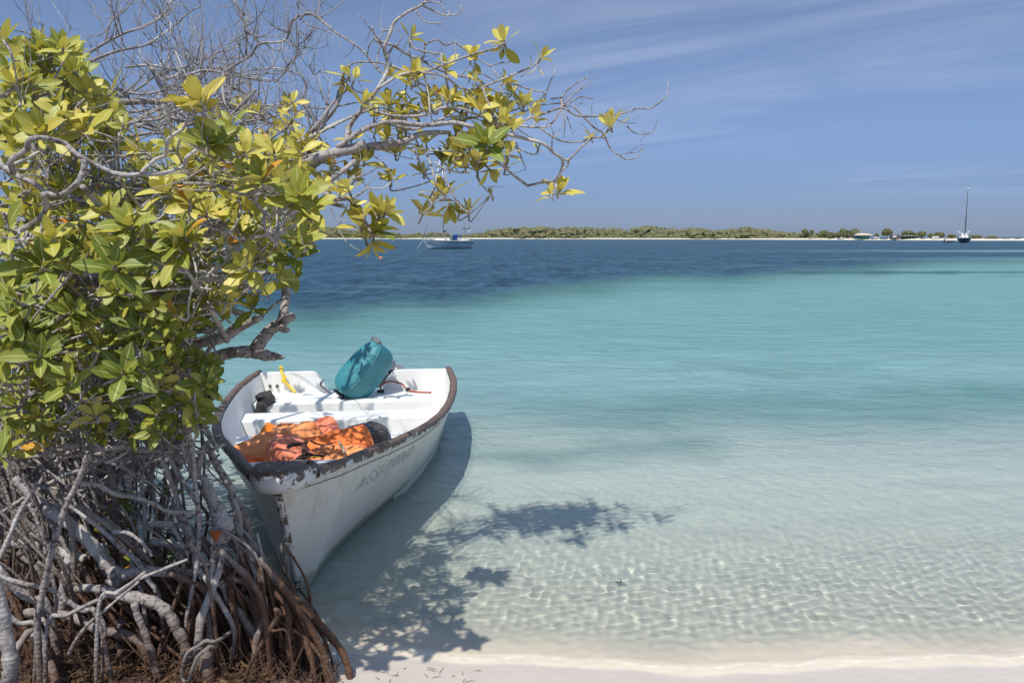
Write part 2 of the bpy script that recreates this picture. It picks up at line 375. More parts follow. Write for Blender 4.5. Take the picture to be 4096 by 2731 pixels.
def zk(s):
    if s < 0.60: return 0.745 * (1 - s / 0.60) ** 0.92 * (1 - 0.0) - 0.10 * (s / 0.60)
    return -0.10 - 0.09 * min(1, (s - 0.60) / 0.9)
def hull_w(s, z):
    k = zk(s); zs = interp(ZS, s)
    q = max(0.0, min(1.0, (z - k) / max(zs - k, 1e-3)))
    return 0.012 + (interp(WS, s) - 0.012) * q ** interp(PS, s)
# hull paint: chalky white, rust runs and scuffs
hm, ht, hb = newmat('worn_white_gelcoat')
hg = N(ht, 'ShaderNodeTexCoord').outputs['Object']
run = noise(ht, mapping(ht, hg, (9, 9, 0.9)), 1.0, 5, 0.65, 0.2); blot = noise(ht, hg, 3.2, 6, 0.65)
hc = mixc(ht, ramp(ht, blot, [(0.35, 0), (0.75, 1)]), (0.80, 0.775, 0.715), (0.70, 0.675, 0.615))
hc = mixc(ht, math_(ht, 'MULTIPLY', ramp(ht, run, [(0.56, 0), (0.74, 1)]), 0.55), hc, (0.47, 0.37, 0.22))
chip = noise(ht, hg, 26, 5, 0.7)
hc = mixc(ht, ramp(ht, chip, [(0.735, 0), (0.76, 1)]), hc, (0.16, 0.12, 0.09))
hsep = N(ht, 'ShaderNodeSeparateXYZ'); LK(ht, hg, hsep.inputs[0])
wl = math_(ht, 'ADD', hsep.outputs[2], math_(ht, 'MULTIPLY', blot, -0.12))
hc = mixc(ht, ramp(ht, wl, [(0.0, 0.85), (0.05, 0.0)]), hc, (0.34, 0.36, 0.22))
LK(ht, hc, hb.inputs['Base Color']); hb.inputs['Roughness'].default_value = 0.34
bn_ = N(ht, 'ShaderNodeBump'); bn_.inputs['Strength'].default_value = 0.25; bn_.inputs['Distance'].default_value = 0.02
LK(ht, noise(ht, hg, 5, 4, 0.5), bn_.inputs['Height']); LK(ht, bn_.outputs[0], hb.inputs['Normal'])
# inside paint: cleaner white
im, it, ib = newmat('white_inside_paint')
ig = N(it, 'ShaderNodeTexCoord').outputs['Object']
ic = mixc(it, ramp(it, noise(it, ig, 4, 6, 0.65), [(0.4, 0), (0.75, 1)]), (0.80, 0.80, 0.78), (0.70, 0.69, 0.66))
ic = mixc(it, ramp(it, noise(it, ig, 24, 5, 0.75), [(0.70, 0), (0.74, 1)]), ic, (0.42, 0.36, 0.28))
LK(it, ic, ib.inputs['Base Color']); ib.inputs['Roughness'].default_value = 0.45
# the rail: dark brown rubber under peeling white paint
rm, rt, rb_ = newmat('peeling_rail')
rg_ = N(rt, 'ShaderNodeTexCoord').outputs['Object']
pn = noise(rt, mapping(rt, rg_, (1, 0.55, 1)), 20, 8, 0.72, 0.3)
side = N(rt, 'ShaderNodeNewGeometry').outputs['Normal']; ss_ = N(rt, 'ShaderNodeSeparateXYZ'); LK(rt, side, ss_.inputs[0])
big = noise(rt, rg_, 2.3, 3, 0.5)
pf = math_(rt, 'ADD', pn, math_(rt, 'MULTIPLY', math_(rt, 'SUBTRACT', big, 0.5), 0.35))
pf = math_(rt, 'ADD', pf, math_(rt, 'MULTIPLY', ss_.outputs[2], -0.16))
pmask = ramp(rt, pf, [(0.538, 0), (0.552, 1)])
dk = mixc(rt, noise(rt, rg_, 40, 4, 0.6), (0.075, 0.046, 0.034), (0.21, 0.145, 0.105))
LK(rt, mixc(rt, pmask, dk, (0.70, 0.69, 0.66)), rb_.inputs['Base Color']); rb_.inputs['Roughness'].default_value = 0.6
b_ = N(rt, 'ShaderNodeBump'); b_.inputs['Strength'].default_value = 0.6; b_.inputs['Distance'].default_value = 0.004
LK(rt, math_(rt, 'ADD', pmask, math_(rt, 'MULTIPLY', pn, 0.6)), b_.inputs['Height']); LK(rt, b_.outputs[0], rb_.inputs['Normal'])
# same, mostly painted, for the bow cap
def variant(src, name): m = src.copy(); m.name = name; return m
cm = variant(rm, 'peeling_cap')
for n_ in cm.node_tree.nodes:
    if n_.type == 'VALTORGB': n_.color_ramp.elements[0].position = 0.44; n_.color_ramp.elements[1].position = 0.455
stm = variant(rm, 'peeling_stem')
for n_ in stm.node_tree.nodes:
    if n_.type == 'VALTORGB': n_.color_ramp.elements[0].position = 0.53; n_.color_ramp.elements[1].position = 0.545

boat = empty('fishing_boat', BO, 'white open fishing boat with peeling brown rail, moored bow-first beside the mangrove roots', 'boat', rot=(0, 0, BA))
SA = 4.56                                               # the stern
def stations(a, b, n): return [a + (b - a) * i / n for i in range(n + 1)]
def hull_shell():
    SS = stations(0, 0.7, 22) + stations(0.7, SA, 50)[1:]; nq = 22; mb = MB(); V = []
    for s in SS:
        k = zk(s); zs = interp(ZS, s); row = []
        for j in range(nq + 1):
            q = (j / nq) ** 1.8; z = k + (zs - k) * q; row.append((hull_w(s, z), s, z))
        V.append([(-a, b, c) for a, b, c in reversed(row)] + row)
    n = len(V[0]); flat = [p for r in V for p in r]
    fs = [(i * n + j, i * n + j + 1, (i + 1) * n + j + 1, (i + 1) * n + j) for i in range(len(V) - 1) for j in range(n - 1)]
    fs.append(tuple(range(n - 1, -1, -1)))
    mb.add(flat, fs); return mb
hull_shell().build('hull', hm, boat)
def inner_shell():
    SS = stations(0.55, SA - 0.02, 46); V = []
    for s in SS:
        zs = interp(ZS, s) + 0.004; row = []
        for j in range(15):
            z = 0.05 + (zs - 0.05) * (j / 14) ** 1.3
            row.append((max(hull_w(s, z) - 0.042, 0.01), s, z))
        V.append([(-a, b, c) for a, b, c in reversed(row)] + row)
    n = len(V[0]); mb = MB()
    mb.add([p for r in V for p in r], [((i + 1) * n + j, (i + 1) * n + j + 1, i * n + j + 1, i * n + j) for i in range(len(V) - 1) for j in range(n - 1)])
    return mb
inner_shell().build('lining', im, boat)
# gunwale rails
def rail_pts(sgn, a, b, n, dw=0.0, dz=0.0):
    return [Vector((sgn * (interp(WS, s) + dw), s, interp(ZS, s) + dz)) for s in stations(a, b, n)]
def d_rail(sgn):
    mb = MB(); P = rail_pts(sgn, 0.20, SA + 0.03, 64, 0.0, 0.004); prof = []
    for k in range(14):
        a = 2 * math.pi * k / 14; ca, sa_ = math.cos(a), math.sin(a)
        prof.append((0.030 * math.copysign(abs(ca) ** 0.75, ca) - 0.005, 0.028 * math.copysign(abs(sa_) ** 0.75, sa_)))
    V = []; n = len(prof)
    for i, p in enumerate(P):
        t = (P[min(i + 1, len(P) - 1)] - P[max(i - 1, 0)]).normalized(); side_ = Vector((t.y, -t.x, 0)).normalized() * sgn
        for (x, z) in prof:
            w = 1 + 0.10 * mnoise.noise(Vector((p.y * 7, x * 30, z * 30 + sgn * 9)))
            V.append(p + side_ * x * w + Vector((0, 0, z * w)))
    f = [(i * n + j, i * n + (j + 1) % n, (i + 1) * n + (j + 1) % n, (i + 1) * n + j) for i in range(len(P) - 1) for j in range(n)]
    f += [tuple(range(n)), tuple((len(P) - 1) * n + j for j in range(n))]
    if sgn < 0: f = [tuple(reversed(q)) for q in f]
    return mb.add(V, f)
for sg in (-1, 1): d_rail(sg).build('rail', rm, boat)
for sg in (-1, 1):
    mb = MB(); P = [Vector((sg * (hull_w(s, interp(ZS, s) - 0.062) + 0.0015), s, interp(ZS, s) - 0.062)) for s in stations(0.05, SA, 60)]
    mb.tube(P, 0.0032, 5); mb.build('rail_seam', simple('seam_%d' % sg, (0.30, 0.24, 0.19), 0.8, var=0.6, vscale=30), boat)
# bow cap
def bow_cap():
    mb = MB(); prof = []
    out = [(-0.155, 0.27), (-0.150, 0.20), (-0.137, 0.12), (-0.118, 0.05), (-0.095, 0.0), (-0.060, -0.035), (0, -0.048), (0.060, -0.035), (0.095, 0.0), (0.118, 0.05), (0.137, 0.12), (0.150, 0.20), (0.155, 0.27)]
    n = len(out); lay = [(0.80, -0.052), (0.96, -0.045), (1.04, -0.02), (1.06, 0.008), (1.03, 0.034), (0.93, 0.050), (0.70, 0.058), (0.0, 0.060)]
    V = []; cx, cy_ = 0, 0.17
    for k, z in lay:
        for (x, y) in out:
            yy = cy_ + (y - cy_) * k if y < cy_ else y
            V.append((x * (k if k > 0.1 else 0.02), yy, interp(ZS, max(0, yy)) + z + 0.003 * mnoise.noise(Vector((x * 30, y * 30, z * 9)))))
    f = [(i * n + j, i * n + j + 1, (i + 1) * n + j + 1, (i + 1) * n + j) for i in range(len(lay) - 1) for j in range(n - 1)]
    f.append(tuple(i * n for i in range(len(lay) - 1, -1, -1)) + tuple(i * n + n - 1 for i in range(len(lay))))
    f.append(tuple(reversed(range(n))))
    return mb.add(V, f)
bow_cap().build('bow_cap', cm, boat, auto=50)
# foredeck and its after edge, transverse seats
def bench(name, a, b, z, thick=None, dz=0.0):
    mb = MB(); zb = 0.05; SS = stations(a, b, 6); V = []; 
    for s in SS:
        w = hull_w(s, z) - 0.040; w2 = hull_w(s, zb) - 0.042
        V += [(-w, s, z), (w, s, z), (max(w2, .02), s, zb), (-max(w2, .02), s, zb)]
    n = len(SS); f = []
    for i in range(n - 1):
        k = 4 * i; f.append((k, k + 1, k + 5, k + 4))
    f += [(3, 2, 1, 0), (4 * (n - 1), 4 * (n - 1) + 1, 4 * (n - 1) + 2, 4 * (n - 1) + 3)]
    mb.add(V, f); o = mb.build(name, im, boat, smooth=False)
    bv = o.modifiers.new('bevel', 'BEVEL'); bv.width = 0.016; bv.segments = 3; bv.limit_method = 'ANGLE'; bv.angle_limit = R(50)
    return o
bench('thwart', 2.36, 2.66, 0.335); bench('thwart', 3.18, 3.50, 0.34); bench('stern_seat', 3.92, 4.50, 0.335)
mb = MB(); SS = stations(0.15, 0.72, 8); V = []
for s in SS:
    w = interp(WS, s) - 0.035; z = interp(ZS, s) - 0.012; V += [(-w, s, z), (0, s, z + 0.006), (w, s, z)]
f = []
for i in range(8):
    k = 3 * i; f += [(k, k + 1, k + 4, k + 3), (k + 1, k + 2, k + 5, k + 4)]
k = 24; n0 = len(V); V += [(-(hull_w(.72, .06) ), .72, .06), (hull_w(.72, .06), .72, .06)]; f.append((k, k + 1, k + 2, n0 + 1, n0))
mb.add(V, f); mb.build('foredeck', im, boat, smooth=False)
# transom with the motor well cut out
def arc(cx, cz, r, a0, a1, n=6): return [(cx + r * math.cos(R(a0 + (a1 - a0) * i / n)), cz + r * math.sin(R(a0 + (a1 - a0) * i / n))) for i in range(n + 1)]
zt = 0.535
half = [(0.0, 0.245), (0.17, 0.245)] + [(0.215, 0.255), (0.245, 0.28)] + [(0.335, 0.455)] + arc(0.435, 0.455, 0.08, 165, 90, 5) + [(0.935, zt)] + [(0.965, zt - 0.03)]
low = [(hull_w(SA, z) , z) for z in (0.42, 0.3, 0.18, 0.06, -0.02, -0.08, -0.13, -0.17)] + [(0.012, zk(SA)), (0, zk(SA))]
hp = half + low; outl = hp + [(-x, z) for x, z in reversed(hp[1:-1])]
def transom():
    bm = bmesh.new(); fr_ = [bm.verts.new((x, SA - 0.075 + (0.53 - z) * -0.03, z)) for x, z in outl]; bk = [bm.verts.new((x, SA + 0.004, z)) for x, z in outl]
    n = len(outl); bm.faces.new(fr_); bm.faces.new(list(reversed(bk)))
    for i in range(n): bm.faces.new((fr_[i], bk[i], bk[(i + 1) % n], fr_[(i + 1) % n]))
    bmesh.ops.recalc_face_normals(bm, faces=bm.faces)
    bmesh.ops.triangulate(bm, faces=[q for q in bm.faces if len(q.verts) > 4])
    me = bpy.data.meshes.new('transom'); bm.to_mesh(me); bm.free(); me.materials.append(im)
    o = bpy.data.objects.new('transom', me); COL.objects.link(o); o.parent = boat
    bv = o.modifiers.new('bevel', 'BEVEL'); bv.width = 0.012; bv.segments = 3; bv.limit_method = 'ANGLE'; bv.angle_limit = R(60)
    me.polygons.foreach_set('use_smooth', [True] * len(me.polygons)); 
    try: me.set_sharp_from_angle(angle=R(40))
    except Exception: pass
transom()
# corner gussets: the inner quarter sloping into the transom
# stem strip
mb = MB(); P = [Vector((0, s - 0.008, zk(s))) for s in stations(0.03, 0.60, 18)]
P2, r2 = smooth_path(P, 0.017, sub=1); mb.tube(P2, [0.020 - 0.005 * i / len(P2) for i in range(len(P2))], 8); mb.build('stem_strip', stm, boat)
# spray strake low on the side near the stern
for sg in (-1, 1):
    mb = MB(); V = []
    for s in stations(2.0, SA, 20):
        e = min(1, (s - 2.0) / 0.15); w = hull_w(s, 0.015)
        V += [(sg * (w - 0.01), s, 0.030), (sg * (w + 0.035 * e), s, 0.004), (sg * (w + 0.030 * e), s, -0.012), (sg * (w - 0.02), s, -0.03)]
    f = [(4 * i + j, 4 * i + j + 1, 4 * i + j + 5, 4 * i + j + 4) for i in range(20) for j in range(3)]
    mb.add(V, f); mb.build('spray_rail', hm, boat)
# registration in tall narrow letters, following the side
blk, bt_, bb_ = newmat('faded_black_paint')
bgv = N(bt_, 'ShaderNodeTexCoord').outputs['Object']
LK(bt_, mixc(bt_, ramp(bt_, noise(bt_, bgv, 60, 4, 0.7), [(0.42, 0), (0.60, 1)]), (0.27, 0.26, 0.25), (0.70, 0.68, 0.63)), bb_.inputs['Base Color']); bb_.inputs['Roughness'].default_value = 0.7
def hull_text(txt, s0, s1, z0, hgt, skew=0.0):
    cu = bpy.data.curves.new('tmp_text', 'FONT'); cu.body = txt; cu.size = 1.0; cu.space_character = 1.02; cu.resolution_u = 3; cu.offset = -0.014
    to = bpy.data.objects.new('tmp_text', cu); COL.objects.link(to); bpy.context.view_layer.update()
    dg = bpy.context.evaluated_depsgraph_get(); me = bpy.data.meshes.new_from_object(to.evaluated_get(dg))
    bm = bmesh.new(); bm.from_mesh(me)
    bmesh.ops.subdivide_edges(bm, edges=[e for e in bm.edges if e.calc_length() > 0.12], cuts=3, use_grid_fill=True); bmesh.ops.triangulate(bm, faces=bm.faces)
    xs = [v.co.x for v in bm.verts]; ysx = [v.co.y for v in bm.verts]; x0, x1 = min(xs), max(xs); y0, y1 = min(ysx), max(ysx)
    for v in bm.verts:
        u = (v.co.x - x0) / (x1 - x0); vv = (v.co.y - y0) / (y1 - y0)
        s = s0 + (s1 - s0) * u + skew * (vv - 0.5) * hgt; z = z0 + (-0.02) * u + vv * hgt
        v.co = Vector((hull_w(s, z) + 0.0022, s, z))
    me2 = bpy.data.meshes.new('registration'); bm.to_mesh(me2); bm.free(); me2.materials.append(blk)
    o = bpy.data.objects.new('registration', me2); COL.objects.link(o); o.parent = boat
    bpy.data.objects.remove(to); bpy.data.curves.remove(cu); return o
hull_text('AGSI-PJ0060', 0.86, 1.66, 0.395, 0.115, 0.12)
# bolts in the transom, weeping rust; fuel hose; bow ring
bolt = simple('rusty_bolt', (0.16, 0.12, 0.09), 0.5, 0.6, var=0.5, vscale=60); rust = simple('rust_stain', (0.55, 0.27, 0.06), 0.8, var=0.5, vscale=40)
for w in (-0.845, -0.775):
    o = MB().tube([(w, SA - 0.075, 0.40), (w, SA - 0.11, 0.40)], [0.017, 0.013], 10).build('bolt', bolt, boat)
    V = [(w - .008, SA - .0885, .385), (w + .008, SA - .0885, .385), (w + .004, SA - .0905, .30), (w - .004, SA - .0905, .29)]
mb = MB(); P, r = smooth_path([(-0.20, 0.10, 0.64), (-0.20, 0.09, 0.70)], 0.01)
MB().tube([(0.125, 0.21, 0.765), (0.127, 0.21, 0.805)], [0.02, 0.016], 12).build('bolt', bolt, boat)
red = simple('red_rubber', (0.42, 0.06, 0.045), 0.45, var=0.4)
P, r = smooth_path([(0.28, 4.33, .345), (0.27, 4.40, .40), (0.36, 4.42, .435), (0.48, 4.40, .41), (0.53, 4.36, .36), (0.62, 4.30, .345), (0.78, 4.25, .343)], 0.009, sub=5)
hose = MB().tube(P, r, 8).build('fuel_hose', red); hose.matrix_world = BM; tag(hose, 'red rubber fuel hose looped on the stern seat right of the motor', 'hose')
bpl = simple('black_plastic', (0.03, 0.03, 0.032), 0.4, var=.3)
MB().box((0.27, 4.33, .352), (.07, .035, .03)).build('hose_fitting', bpl, hose, bevel=0.006); MB().box((0.545, 4.35, .362), (.05, .04, .035)).build('hose_fitting', bpl, hose, bevel=0.006)

# ---------------------------------------------------------------- outboard motor
on = Vector((-0.40, -0.70, 0.55)).normalized(); oc = Vector((0.65, -0.65, -0.35)); oc = (oc - on * oc.dot(on)).normalized(); oa = on.cross(oc).normalized()
if oa.z < 0: oa = -oa
OM = Matrix((oa, oc, on)).transposed().to_4x4(); OM.translation = Vector((-1.475, 7.72, 0.615))
motor = empty('outboard_motor', (0, 0, 0), 'tilted outboard motor under a turquoise canvas cover clamped to the transom', 'outboard motor'); motor.matrix_world = OM
teal, tt, tb = newmat('turquoise_canvas')
tg = N(tt, 'ShaderNodeTexCoord').outputs['Object']
tcx = mixc(tt, ramp(tt, noise(tt, tg, 5, 6, 0.65, 0.4), [(0.35, 0), (0.7, 1)]), (0.024, 0.185, 0.225), (0.052, 0.250, 0.285))
tcx = mixc(tt, ramp(tt, noise(tt, tg, 30, 5, 0.7), [(0.64, 0), (0.72, 1)]), tcx, (0.36, 0.42, 0.38))
LK(tt, tcx, tb.inputs['Base Color']); tb.inputs['Roughness'].default_value = 0.55
b_ = N(tt, 'ShaderNodeBump'); b_.inputs['Strength'].default_value = 0.5; b_.inputs['Distance'].default_value = 0.012
LK(tt, noise(tt, mapping(tt, tg, (3, 9, 3)), 2.2, 5, 0.6, 1.2), b_.inputs['Height']); LK(tt, b_.outputs[0], tb.inputs['Normal'])
def cowl_ring(h, grow, n=40):
    out = []
    for k in range(n):
        a = 2 * math.pi * k / n; ca, sa_ = math.cos(a), math.sin(a)
        x = 0.315 * math.copysign(abs(ca) ** 0.68, ca); y = 0.146 * math.copysign(abs(sa_) ** 0.66, sa_) * (1 - 0.14 * ca)
        j = 1 + 0.025 * mnoise.noise(Vector((x * 9, y * 9, h * 6)))
        out.append(Vector((x * grow * j, y * grow * j, h)))
    return out
lay = [(-0.205, .74), (-0.20, .85), (-0.17, .94), (-0.12, .98), (-0.06, 1.0), (0.03, .975), (0.075, .93), (0.098, .86), (0.112, .70), (0.120, .4), (0.122, .02)]
V = []; n = 40
for h, g in lay: V += cowl_ring(h, g)
f = [(i * n + j, i * n + (j + 1) % n, (i + 1) * n + (j + 1) % n, (i + 1) * n + j) for i in range(len(lay) - 1) for j in range(n)] + [tuple(reversed(range(n)))]
cover = MB().add(V, f).build('cover', teal, motor)
seam = simple('faded_piping', (0.13, 0.34, 0.36), 0.8, var=0.4, vscale=30)
MB().tube(cowl_ring(0.070, .948) + cowl_ring(0.070, .948)[:1], 0.004, 6).build('piping', seam, cover)
P, r = smooth_path([(-.29, .0, .085), (-.15, .012, .119), (0, .004, .128), (.15, -.004, .122), (.285, -.02, .088)], 0.004, sub=5); MB().tube(P, r, 6).build('piping', seam, cover)
P, r = smooth_path([(.30, .06, .07), (.24, .05, .10), (.16, .035, .118)], 0.005, sub=4); MB().tube(P, r, 6).build('piping', seam, cover)
grey = simple('grey_plastic', (0.17, 0.18, 0.19), 0.45, var=.4); black = simple('black_metal', (0.028, 0.028, 0.032), 0.4, 0.3, var=0.5); alu = simple('worn_alloy', (0.38, 0.39, 0.41), 0.38, 0.55, var=0.4, vscale=14)
qx = Matrix.Rotation(R(25), 3, 'Y')
MB().box((.298, -.03, .065), (.05, .12, .045), Matrix.Rotation(R(38), 3, 'Y')).build('air_intake', grey, motor, bevel=0.01)
MB().box((-.318, 0.0, .02), (.02, .15, .055), Matrix.Rotation(R(-30), 3, 'Y')).box((-.330, .03, .0), (.03, .04, .04)).build('front_latch', black, motor, bevel=0.006)
# canvas apron hanging over the far side
def to_m(v): return OM.inverted() @ v
mk = lambda X, Y_, Z_: to_m(BM @ Vector((X, Y_, Z_)))
MB().tube([mk(-.02, 4.50, .42), mk(.02, 4.56, .36), mk(.04, 4.60, .25)], [.12, .13, .10], 14, flat=.8).build('lower_pan', black, motor)
# clamp bracket gripping the notch
mb = MB()
for sx in (-.13, .12): mb.box(mk(sx, 4.47, .26), (.03, .05, .22), (OM.inverted() @ BM).to_3x3()); mb.tube([mk(sx, 4.40, .30), mk(sx, 4.49, .30)], .014, 8); mb.tube([mk(sx - .04, 4.395, .30), mk(sx + .04, 4.395, .30)], .011, 8)
mb.box(mk(0, 4.60, .22), (.24, .05, .18), (OM.inverted() @ BM).to_3x3()); mb.build('clamp_bracket', black, motor, bevel=.004)
MB().tube([mk(-.06, 4.42, .30), mk(.0, 4.36, .33)], [.04, .045], 12).build('cable_boss', black, motor)
P, r = smooth_path([mk(-.30, 4.36, .48), mk(-.325, 4.36, .42), mk(-.26, 4.38, .35), mk(-.18, 4.42, .28), mk(-.14, 4.45, .26)], .013, sub=5)
MB().tube(P, r, 8).build('carry_handle', alu, motor)
P, r = smooth_path([mk(-.17, 4.40, .30), mk(-.20, 4.36, .27), mk(-.14, 4.34, .26), mk(-.10, 4.42, .28)], .009, sub=5); MB().tube(P, r, 6).build('fuel_line', red, motor)
# the leg, swung up behind: shaft housing, plate, gear case and propeller
L0, L1 = Vector((.06, 4.62, .27)), Vector((.25, 4.82, .40))
d_ = (L1 - L0).normalized()
def leg_box(p, size, m=None):
    q = (OM.inverted() @ BM).to_3x3(); z = d_; x = Vector((0.5, -0.45, 0.3)); x = (x - z * x.dot(z)).normalized(); y = z.cross(x)
    return q @ Matrix((x, y, z)).transposed()
mb = MB(); mb.box(mk(*((L0 + L1) / 2)), (.16, .07, (L1 - L0).length), leg_box(0, 0), taper=.8); mb.build('shaft_housing', black, motor, bevel=.02)
mb = MB(); mb.box(mk(*(L1)), (.33, .18, .016), leg_box(0, 0)); mb.build('cavitation_plate', alu, motor, bevel=.006)
G = L1 + d_ * .10
qq = leg_box(0, 0); ax = (qq @ Vector((1, 0, 0)))
g0 = mk(*G)
mb = MB(); mb.tube([g0 - ax * .17, g0 - ax * .13, g0, g0 + ax * .10, g0 + ax * .15], [.012, .035, .045, .036, .03], 14); mb.box(g0 - (qq @ Vector((0, 0, .06))) * -1, (.10, .02, .14), qq); mb.build('gear_case', black, motor)
mb = MB(); hub = g0 + ax * .16; up_ = (qq @ Vector((0, 0, 1))); sd_ = (qq @ Vector((0, 1, 0)))
mb.tube([hub - ax * .03, hub + ax * .05], [.03, .018], 12)
for k in range(3):
    a = R(120 * k + 20); rd = up_ * math.cos(a) + sd_ * math.sin(a); tg_ = -up_ * math.sin(a) + sd_ * math.cos(a)
    V = []
    for i in range(6):
        u = i / 5; wd = .055 * math.sin(math.pi * (u * .8 + .15))
        for e in (-1, 1):
            c_ = hub + rd * (.025 + .10 * u) + (tg_ * e + ax * e * .6) * wd; V += [c_ + ax * .002, c_ - ax * .002]
    f = []
    for i in range(5):
        k0 = 4 * i; f += [(k0, k0 + 2, k0 + 6, k0 + 4), (k0 + 1, k0 + 5, k0 + 7, k0 + 3)]
    mb.add(V, f)
mb.build('propeller', alu, motor)

# ---------------------------------------------------------------- things lying in the boat
def crumple(name, mat, c, size, rot=(0, 0, 0), amp=0.02, freq=7.0, seed=0, power=0.6, bend=0.0, parent=None, n=22, fold=0.0, pinch=0.0):
    """soft stuffed piece: a rounded slab pressed into folds. c is in boat space"""
    v = []; f = []; idx = {}
    def vert(p):
        k = (round(p[0], 4), round(p[1], 4), round(p[2], 4))
        if k not in idx: idx[k] = len(v); v.append(Vector(p))
        return idx[k]
    for a in range(3):
        for sgn in (-1, 1):
            for i in range(n):
                for j in range(n):
                    q = []
                    for (di, dj) in ((0, 0), (1, 0), (1, 1), (0, 1)):
                        p = [0, 0, 0]; p[a] = sgn; p[(a + 1) % 3] = -1 + 2 * (i + di) / n; p[(a + 2) % 3] = -1 + 2 * (j + dj) / n; q.append(vert(p))
                    f.append(tuple(q) if sgn > 0 else tuple(reversed(q)))
    M = Matrix.Rotation(rot[2], 3, 'Z') @ Matrix.Rotation(rot[1], 3, 'Y') @ Matrix.Rotation(rot[0], 3, 'X')
    sd = Vector((seed * 3.7, seed * 1.3, seed * 7.1)); out = []
    for p in v:
        l = max(abs(x) for x in p); e = p / p.length
        q = p * (1 - power) + e * power * 1.12
        q = Vector((q.x * size[0] / 2, q.y * size[1] / 2, q.z * size[2] / 2))
        if bend: q.z -= bend * (q.x * q.x) / max(size[0], .01)
        if pinch: k = 1 - pinch * math.exp(-(q.x / (size[0] * .12)) ** 2); q.z *= k; q.y *= (1 + k) / 2
        if fold: q.z += fold * math.sin(q.x / size[0] * 9 + seed + 3 * q.y / size[1])
        w = mnoise.noise_vector(q * freq + sd) * amp + mnoise.noise_vector(q * freq * 2.6 + sd) * amp * .35
        r1 = 1 - abs(mnoise.noise(q * freq * 1.3 + sd * 2)) * 2
        out.append(M @ (q + w + Vector((0, 0, 1)) * max(r1, 0) ** 3 * amp * .8) + Vector(c))
    o = mesh_obj(name, [BM @ p for p in out] if parent is None else out, f, mat, parent); return o
def cloth(name, col, dark, rough=0.75):
    m, t, b = newmat(name); g = N(t, 'ShaderNodeTexCoord').outputs['Object']
    LK(t, mixc(t, ramp(t, noise(t, g, 6, 5, 0.6), [(0.35, 0), (0.7, 1)]), col, dark), b.inputs['Base Color']); b.inputs['Roughness'].default_value = rough
    b.inputs['Sheen Weight'].default_value = 0.15
    bb = N(t, 'ShaderNodeBump'); bb.inputs['Strength'].default_value = 0.35; bb.inputs['Distance'].default_value = 0.006
    LK(t, math_(t, 'ADD', noise(t, g, 18, 5, 0.6, 0.8), math_(t, 'MULTIPLY', noise(t, g, 400, 2, 0.5), 0.1)), bb.inputs['Height']); LK(t, bb.outputs[0], b.inputs['Normal']); return m
o_deep = cloth('deep_orange_fabric', (0.80, 0.13, 0.02), (0.70, 0.10, 0.014)); o_mid = cloth('orange_fabric', (0.88, 0.215, 0.040), (0.82, 0.17, 0.03))
o_peach = cloth('peach_fabric', (0.88, 0.34, 0.125), (0.82, 0.26, 0.085)); o_pink = cloth('faded_salmon_fabric', (0.78, 0.24, 0.14), (0.70, 0.19, 0.10)); o_amber = cloth('amber_fabric', (0.85, 0.26, 0.02), (0.78, 0.21, 0.015))
strap = simple('black_webbing', (0.022, 0.020, 0.022), 0.7, var=0.4, vscale=50); yel = simple('yellow_edge', (0.75, 0.55, 0.05), 0.7, var=.3)
GJ = 'orange life jackets heaped in the bow of the boat'
def bpix(x, y, z):    # photograph point (2352 scale) on level z, in boat space
    return BM.inverted() @ atz(x * 4096 / 2352, y * 4096 / 2352, z)
j = crumple('life_jacket', o_deep, bpix(604, 1046, 0.40), (.32, .30, .10), (R(8), R(-12), R(35)), .02, 5, 1, power=.35)
tag(j, 'deep orange-red life jacket lying at the left end of the heap', 'life jacket', GJ)
c_ = bpix(600, 1031, 0.43); MB().tube([BM @ (c_ + Vector((-.02, .0, 0))), BM @ (c_ + Vector((.05, .01, .03)))], .016, 6, flat=.5).build('strap', strap, j)
j = crumple('life_jacket', o_peach, bpix(622, 1043, 0.41), (.44, .30, .13), (R(12), R(22), R(-25)), .03, 6, 2, bend=.5, fold=.02, power=.5)
tag(j, 'faded peach life jacket curled over at the front left of the heap', 'life jacket', GJ)
j = crumple('life_jacket', o_pink, bpix(668, 1046, 0.45), (.40, .22, .20), (R(5), R(14), R(-50)), .018, 6, 3, power=.75)
tag(j, 'salmon life jacket rolled up and bound with a wide black strap', 'life jacket', GJ)
def ring_strap(c, r, ax_, mat, w=.028, parent=None, name='strap', squash=1.0):
    ax_ = Vector(ax_).normalized(); a = ax_.orthogonal().normalized(); b = ax_.cross(a); V = []; n = 28
    for k in range(n):
        t_ = 2 * math.pi * k / n; d = a * math.cos(t_) + b * math.sin(t_); d.z *= squash
        for (rr_, e) in ((r, -1), (r + .006, -1), (r + .006, 1), (r, 1)): V.append(BM @ (Vector(c) + d * rr_ + ax_ * e * w))
    f = [(4 * k + i, 4 * ((k + 1) % n) + i, 4 * ((k + 1) % n) + (i + 1) % 4, 4 * k + (i + 1) % 4) for k in range(n) for i in range(4)]
    return MB().add(V, f).build(name, mat, parent)
cc = bpix(668, 1046, 0.45); axr = Matrix.Rotation(R(-50), 3, 'Z') @ Vector((1, 0, -.25))
ring_strap(cc + axr * .04, .108, axr, strap, .016, j, squash=.98); ring_strap(cc + axr * .165, .092, axr, strap, .012, j)
j = crumple('life_jacket', o_amber, bpix(642, 1014, 0.38), (.30, .05, .20), (R(-30), R(28), R(8)), .012, 6, 4, power=.25)
tag(j, 'amber orange life jacket panel standing up at the back left of the heap', 'life jacket', GJ)
j = crumple('life_jacket', o_peach, bpix(692, 1016, 0.43), (.46, .34, .18), (R(20), R(8), R(12)), .035, 6, 5, fold=.03, power=.7, bend=.35)
tag(j, 'peach life jacket humped up in the middle of the heap', 'life jacket', GJ)
